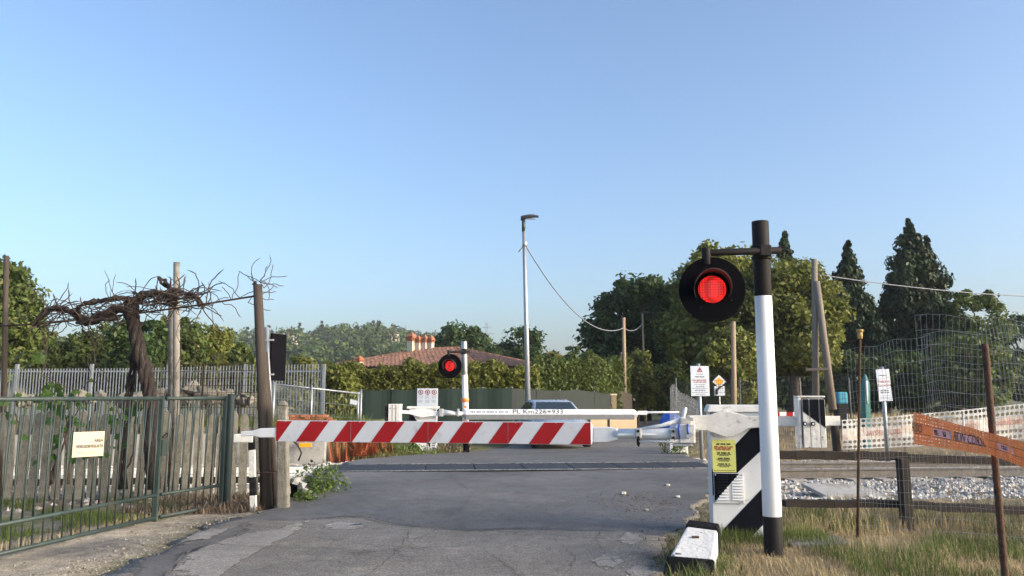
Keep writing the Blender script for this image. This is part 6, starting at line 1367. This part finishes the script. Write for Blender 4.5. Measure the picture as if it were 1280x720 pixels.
# fallen painted kerb block
P7 = lambda px, py, Y: at(px, py, Y)
V8 = [P7(829, 703, 7.35), P7(893, 706, 7.25), P7(898, 668, 8.0), P7(860, 662, 8.1), P7(836, 697, 7.40), P7(892, 702, 7.29), P7(898, 655, 8.05), P7(862, 650, 8.15)]
for i in (0, 1, 2, 3): V8[i].z = -.06
kb = thing('concrete_block', (V8[0].lerp(V8[2], .5).x, 7.7, 0), 'fallen concrete block painted white with black top and base', 'concrete block')
def lp_(t): # cross-section loop at fraction t from front low edge to back top edge
    return [V8[0].lerp(V8[3], t), V8[1].lerp(V8[2], t), V8[5].lerp(V8[6], t), V8[4].lerp(V8[7], t)]
for t0, t1, mm, nm, gr in ((0, .83, 'white_chip', 'slab', 0), (.83, 1.0, 'black_worn', 'black_top', .012)):
    A_, B_ = lp_(t0), lp_(t1)
    if gr:
        for L_ in (A_, B_):
            L_[2] = L_[2] + ZU * gr; L_[3] = L_[3] + ZU * gr; c = (L_[0] + L_[1]) / 2; L_[2] = L_[2] + Vector((gr, 0, 0)); L_[3] = L_[3] - Vector((gr, 0, 0)); L_[0] = L_[0] - Vector((gr, 0, 0)); L_[1] = L_[1] + Vector((gr, 0, 0))
    mb = MB(); mb.hexa([A_[0], A_[1], B_[1], B_[0], A_[3], A_[2], B_[2], B_[3]]); mb.build(nm, M[mm], kb, bevel=.022)
f0, f1, f2, f3 = V8[0], V8[1], V8[5], V8[4]; mb = MB(); dd = Vector((0, -.012, 0)); e_ = [f0 + dd - Vector((.01, 0, 0)), f1 + dd + Vector((.008, 0, 0)), f2 + dd + Vector((.008, 0, .01)), f3 + dd + Vector((-.01, 0, .01))]; mb.extrude(e_, (0, .05, .004)); mb.build('black_base', M['black_worn'], kb, bevel=.012)
c = lp_(.55); c = c[3].lerp(c[2], .42) + ZU * .004; mb = MB(); mb.bar(c + Vector((-.03, 0, 0)), c + Vector((.03, 0, 0)), .03, .02); mb.build('rusty_fixing', M['rust'], kb)
# cable pit cover, slab in the ballast
a = at(985, 674, 8.75); o = thing('pit_cover', (a.x, 8.7, 0), 'grey slotted cover lying in the grass right of the signal pole', 'cover'); x0, x1 = at(982, 668, 8.75).x, at(1062, 668, 8.75).x
mb = MB(); mb.box(x0, x1, 8.6, 9.1, -.04, .03); pc = mb.build('slab', M['hatch'], o, bevel=.01)
for k in range(11): mb = MB(); x = x0 + .05 + k * (x1 - x0 - .1) / 10; mb.box(x - .012, x + .012, 8.66, 9.04, .0302, .034); mb.build('rib', M['hatch'], pc)
a = at(1050, 614, 12.6); o = thing('concrete_slab_piece', (a.x, 12.6, 0), 'flat pale slab lying on the ballast behind the rail fence', 'slab'); mb = MB(); mb.hexa([(a.x - .3, 12.4, .0), (a.x + .7, 12.5, -.02), (a.x + .5, 13.1, .1), (a.x - .45, 13.0, .12), (a.x - .3, 12.4, .06), (a.x + .7, 12.5, .04), (a.x + .5, 13.1, .16), (a.x - .45, 13.0, .18)]); mb.build('slab', M['concrete'], o, bevel=.01)
a = at(850, 577, 19.4); o = thing('kerb_stone', (a.x, 19.4, 0), 'white kerb stone at the right road edge beyond the track', 'kerb'); mb = MB(); mb.box(at(828, 577, 19.4).x, at(881, 577, 19.4).x, 19.3, 19.5, -.05, .08); mb.build('stone', M['white_dirty'], o, bevel=.02)

# ------------------------------------------------------------------ waiting car, facing the viewer
car = thing('parked_car', (1.62, 23.7, .02), 'grey blue car waiting behind the far barrier', 'car'); car.rotation_euler = (0, 0, R(11)); ROOT[car.name] = Vector((0, 0, 0))
# local: front toward -Y, x right. stations (y, half width, z sill, z belt)
stn = [(0, .62, .34, .56), (.05, .74, .24, .66), (.25, .82, .20, .74), (.8, .86, .18, .86), (1.25, .87, .18, .93), (2.2, .88, .18, .95), (3.2, .87, .18, .97), (3.85, .84, .22, .96), (4.12, .76, .30, .88), (4.16, .70, .36, .78)]
def csec(y, hw, z0, z1): return [Vector((-hw * .93, y, z0)), Vector((hw * .93, y, z0)), Vector((hw, y, z0 + (z1 - z0) * .35)), Vector((hw * .985, y, z0 + (z1 - z0) * .72)), Vector((hw * .90, y, z1)), Vector((hw * .4, y, z1 + .035)), Vector((-hw * .4, y, z1 + .035)), Vector((-hw * .90, y, z1)), Vector((-hw * .985, y, z0 + (z1 - z0) * .72)), Vector((-hw, y, z0 + (z1 - z0) * .35))]
def cloft(S, nm, mt, parent, smooth=True):
    m_ = MB(); n = len(S[0])
    for i in range(len(S) - 1):
        for k in range(n): k2 = (k + 1) % n; m_.face([S[i][k], S[i][k2], S[i + 1][k2], S[i + 1][k]], 0, smooth)
    m_.face(S[0][::-1]); m_.face(S[-1]); return m_.build(nm, mt, parent, local=True)
body = cloft([csec(*s) for s in stn], 'body', M['car_paint'], car)
cst = [(1.05, .80, .93, .94), (1.75, .64, .93, 1.36), (2.2, .62, .94, 1.41), (2.9, .61, .95, 1.39), (3.75, .70, .95, .98)]
cab_ = cloft([[Vector((-.80 if i else -.78, y, z0)), Vector((.80, y, z0)), Vector((hw, y, z1 - .03)), Vector((hw * .9, y, z1)), Vector((-hw * .9, y, z1)), Vector((-hw, y, z1 - .03))] for i, (y, hw, z0, z1) in enumerate(cst)], 'cabin', M['car_paint'], car)
def cquad(pts, nm, mt, parent, th=.012):
    p = [Vector(q) for q in pts]; n_ = (p[1] - p[0]).cross(p[2] - p[0]).normalized(); m_ = MB(); m_.extrude([q + n_ * .008 for q in p], -n_ * th); return m_.build(nm, mt, parent, local=True)
cquad([(-.70, 1.13, .985), (.70, 1.13, .985), (.555, 1.70, 1.335), (-.555, 1.70, 1.335)], 'windscreen', M['glass'], cab_)
for s in (-1, 1):
    e = [(s * .785, 1.45, 1.0), (s * .79, 2.25, 1.0), (s * .625, 2.2, 1.345), (s * .66, 1.78, 1.32)]; cquad(e if s > 0 else e[::-1], 'side_window', M['glass'], cab_); e = [(s * .79, 2.32, 1.0), (s * .79, 3.1, 1.0), (s * .64, 2.85, 1.33), (s * .63, 2.28, 1.345)]; cquad(e if s > 0 else e[::-1], 'side_window', M['glass'], cab_)
    mb = MB(); mb.box(s * .47 - .16, s * .47 + .16, -.005, .1, .54, .66); mb.build('headlight', M['lens_clear'], body, local=True, bevel=.02)
    mb = MB(); mb.box(s * .95 - .09, s * .95 + .09, 1.3, 1.42, .96, 1.08); mb.build('mirror', M['car_paint'], car, local=True, bevel=.03)
    for y in (.78, 3.35):
        mb = MB(); x = s * .80; mb.tube([(x - .10, y, .30), (x + .10, y, .30)], .30, 24); wh = mb.build('wheel', M['tyre'], car, local=True, bevel=.03)
        mb = MB(); mb.tube([(x + s * .085, y, .30), (x + s * .108, y, .30)], [.19, .17], 18); mb.build('rim', M['chrome'], wh, local=True)
mb = MB(); mb.box(-.30, .30, -.02, .06, .42, .52); mb.build('grille', M['black_matt'], body, local=True); mb = MB(); mb.box(-.26, .26, -.035, .0, .30, .40); mb.build('number_plate', M['white'], body, local=True); mb = MB(); mb.box(-.74, .74, -.03, .12, .26, .40); mb.build('bumper', M['car_paint'], body, local=True, bevel=.03)

# ------------------------------------------------------------------ grass and litter
NP = np.random.default_rng(5)
def sel(n, x0, x1, y0, y1, f):
    X = NP.uniform(x0, x1, n); Y = NP.uniform(y0, y1, n); k = NP.random(n) < f(X, Y); return onground(X[k], Y[k])
nf = lambda X, Y, s: (np.sin(X * 2.3 * s + 1.7 * np.sin(Y * 1.3 * s)) * np.sin(Y * 2.9 * s + X * 1.1) * .5 + .5)
rgt = lambda X, Y, m: (X > redge(Y) + m)
grass('dry_grass', sel(90000, 1.0, 8.0, 5.2, 10.4, lambda X, Y: rgt(X, Y, .08) * (.3 + .7 * nf(X, Y, 1))), .085, .003, LD, 'flattened dry straw grass in the right foreground', .95)
grass('green_grass', sel(15000, 2.6, 7, 5.2, 9.0, lambda X, Y: rgt(X, Y, .1) * (nf(X + 2, Y, .8) > .42) * (X > 3.0)), .17, .0036, LG, 'green grass tufts in the lower right corner', .6)
grass('green_grass', sel(16000, .9, 3.2, 5.5, 10, lambda X, Y: rgt(X, Y, .06) * np.exp(-((X - redge(Y) - .42) / .24) ** 2) * (Y > 6.9)), .15, .0035, LG, 'green grass fringe along the right road edge by the block', .6)
grass('green_grass', sel(5000, 2.0, 3.4, 8.4, 9.3, lambda X, Y: np.exp(-((Y - 8.95) / .25) ** 2) * .8), .16, .0032, LG, 'grass growing against the striped cabinet foot', .4)
grass('dry_grass', sel(9000, 3.0, 10, 9.2, 11.2, lambda X, Y: .3 + .7 * nf(X, Y, 1.4)), .20, .004, LD, 'taller dry grass under the timber rail fence', .6)
grass('green_grass', sel(7000, 3.0, 10, 9.2, 11.4, lambda X, Y: (nf(X + 1, Y, 1.2) > .45)), .22, .004, LG, 'green weeds under the timber rail fence', .6)
grass('dry_grass', sel(9000, 4.2, 14, 17.8, 23, lambda X, Y: rgt(X, Y, .3) * nf(X, Y, .8)), .14, .006, LD, 'sparse dry grass beyond the track at right', .7)
grass('green_grass', sel(6000, 4.4, 14, 17.9, 18.9, lambda X, Y: rgt(X, Y, .3) * nf(X, Y, .7)), .14, .006, LG, 'strip of green grass just beyond the far rail', .6)
grass('dry_grass', sel(14000, 6, 22, 24, 44, lambda X, Y: rgt(X, Y, .6) * nf(X, Y, .5)), .25, .012, LD, 'tall dry grass below the trees at right', .6)
gl = lambda X, Y: X < -4.75 + (Y - 10.3) * .30
grass('green_grass', sel(16000, -7.5, -4.0, 8.2, 12.3, lambda X, Y: gl(X, Y) * (nf(X, Y, .9) > .5)), .12, .0035, LG, 'green grass in the yard behind the gate', .6)
grass('dry_grass', sel(5000, -5.6, -3.3, 7.2, 11.6, lambda X, Y: (np.abs(X + 4.62 - (Y - 10.3) * .30) < .16)), .10, .0035, LD, 'dry grass tufts along the foot of the gate', .8)
grass('dead_leaves', sel(5200, -5.2, -3.35, 10.9, 12.5, lambda X, Y: (X < ledge(Y) - .1) * .8), .11, .009, LDB, 'brown dead stalks around the left posts', .8)
grass('dry_grass', sel(5000, -4.1, -1.4, 19.2, 22.5, lambda X, Y: (X < ledge(Y) - .1) * .9), .16, .006, LD, 'dry grass verge in front of the far cabinet', .6)
grass('green_grass', sel(9000, -4.2, -1.4, 19.2, 22.3, lambda X, Y: (X < ledge(Y) - .1) * .8), .2, .006, LG, 'green verge in front of the far cabinet', .5)
grass('green_grass', sel(6000, -9, -3.8, 19.8, 26, lambda X, Y: (Y > wallY(X) + .4) * .9), .3, .01, LG, 'rough green grass above the retaining wall', .5)
def s_dirt(n):
    X = NP.normal(1.75, .28, n); Y = NP.normal(10.6, .7, n); return np.stack([X, Y, road_z(Y) + .02], 1)
dm_ = mat('brown_clod', (.11, .07, .05), .95, .3, 9)
stones('dirt_clods', 700, s_dirt, .004, .016, 'brown clods of dirt scattered on the right of the road', dm_)
# haze
hz = bpy.data.materials.new('haze_air'); hz.use_nodes = True; n = hz.node_tree.nodes; n.remove(n['Principled BSDF']); pv = n.new('ShaderNodeVolumePrincipled'); pv.inputs['Color'].default_value = (.80, .88, 1, 1); pv.inputs['Density'].default_value = .00027; pv.inputs['Anisotropy'].default_value = 0.
hz.node_tree.links.new(pv.outputs[0], n['Material Output'].inputs['Volume'])
hb = MB().box(-1520, 1520, -320, 2620, -2.0, 62).build('haze', hz); tag(hb, 'thin bluish summer haze', 'haze', kind='stuff')
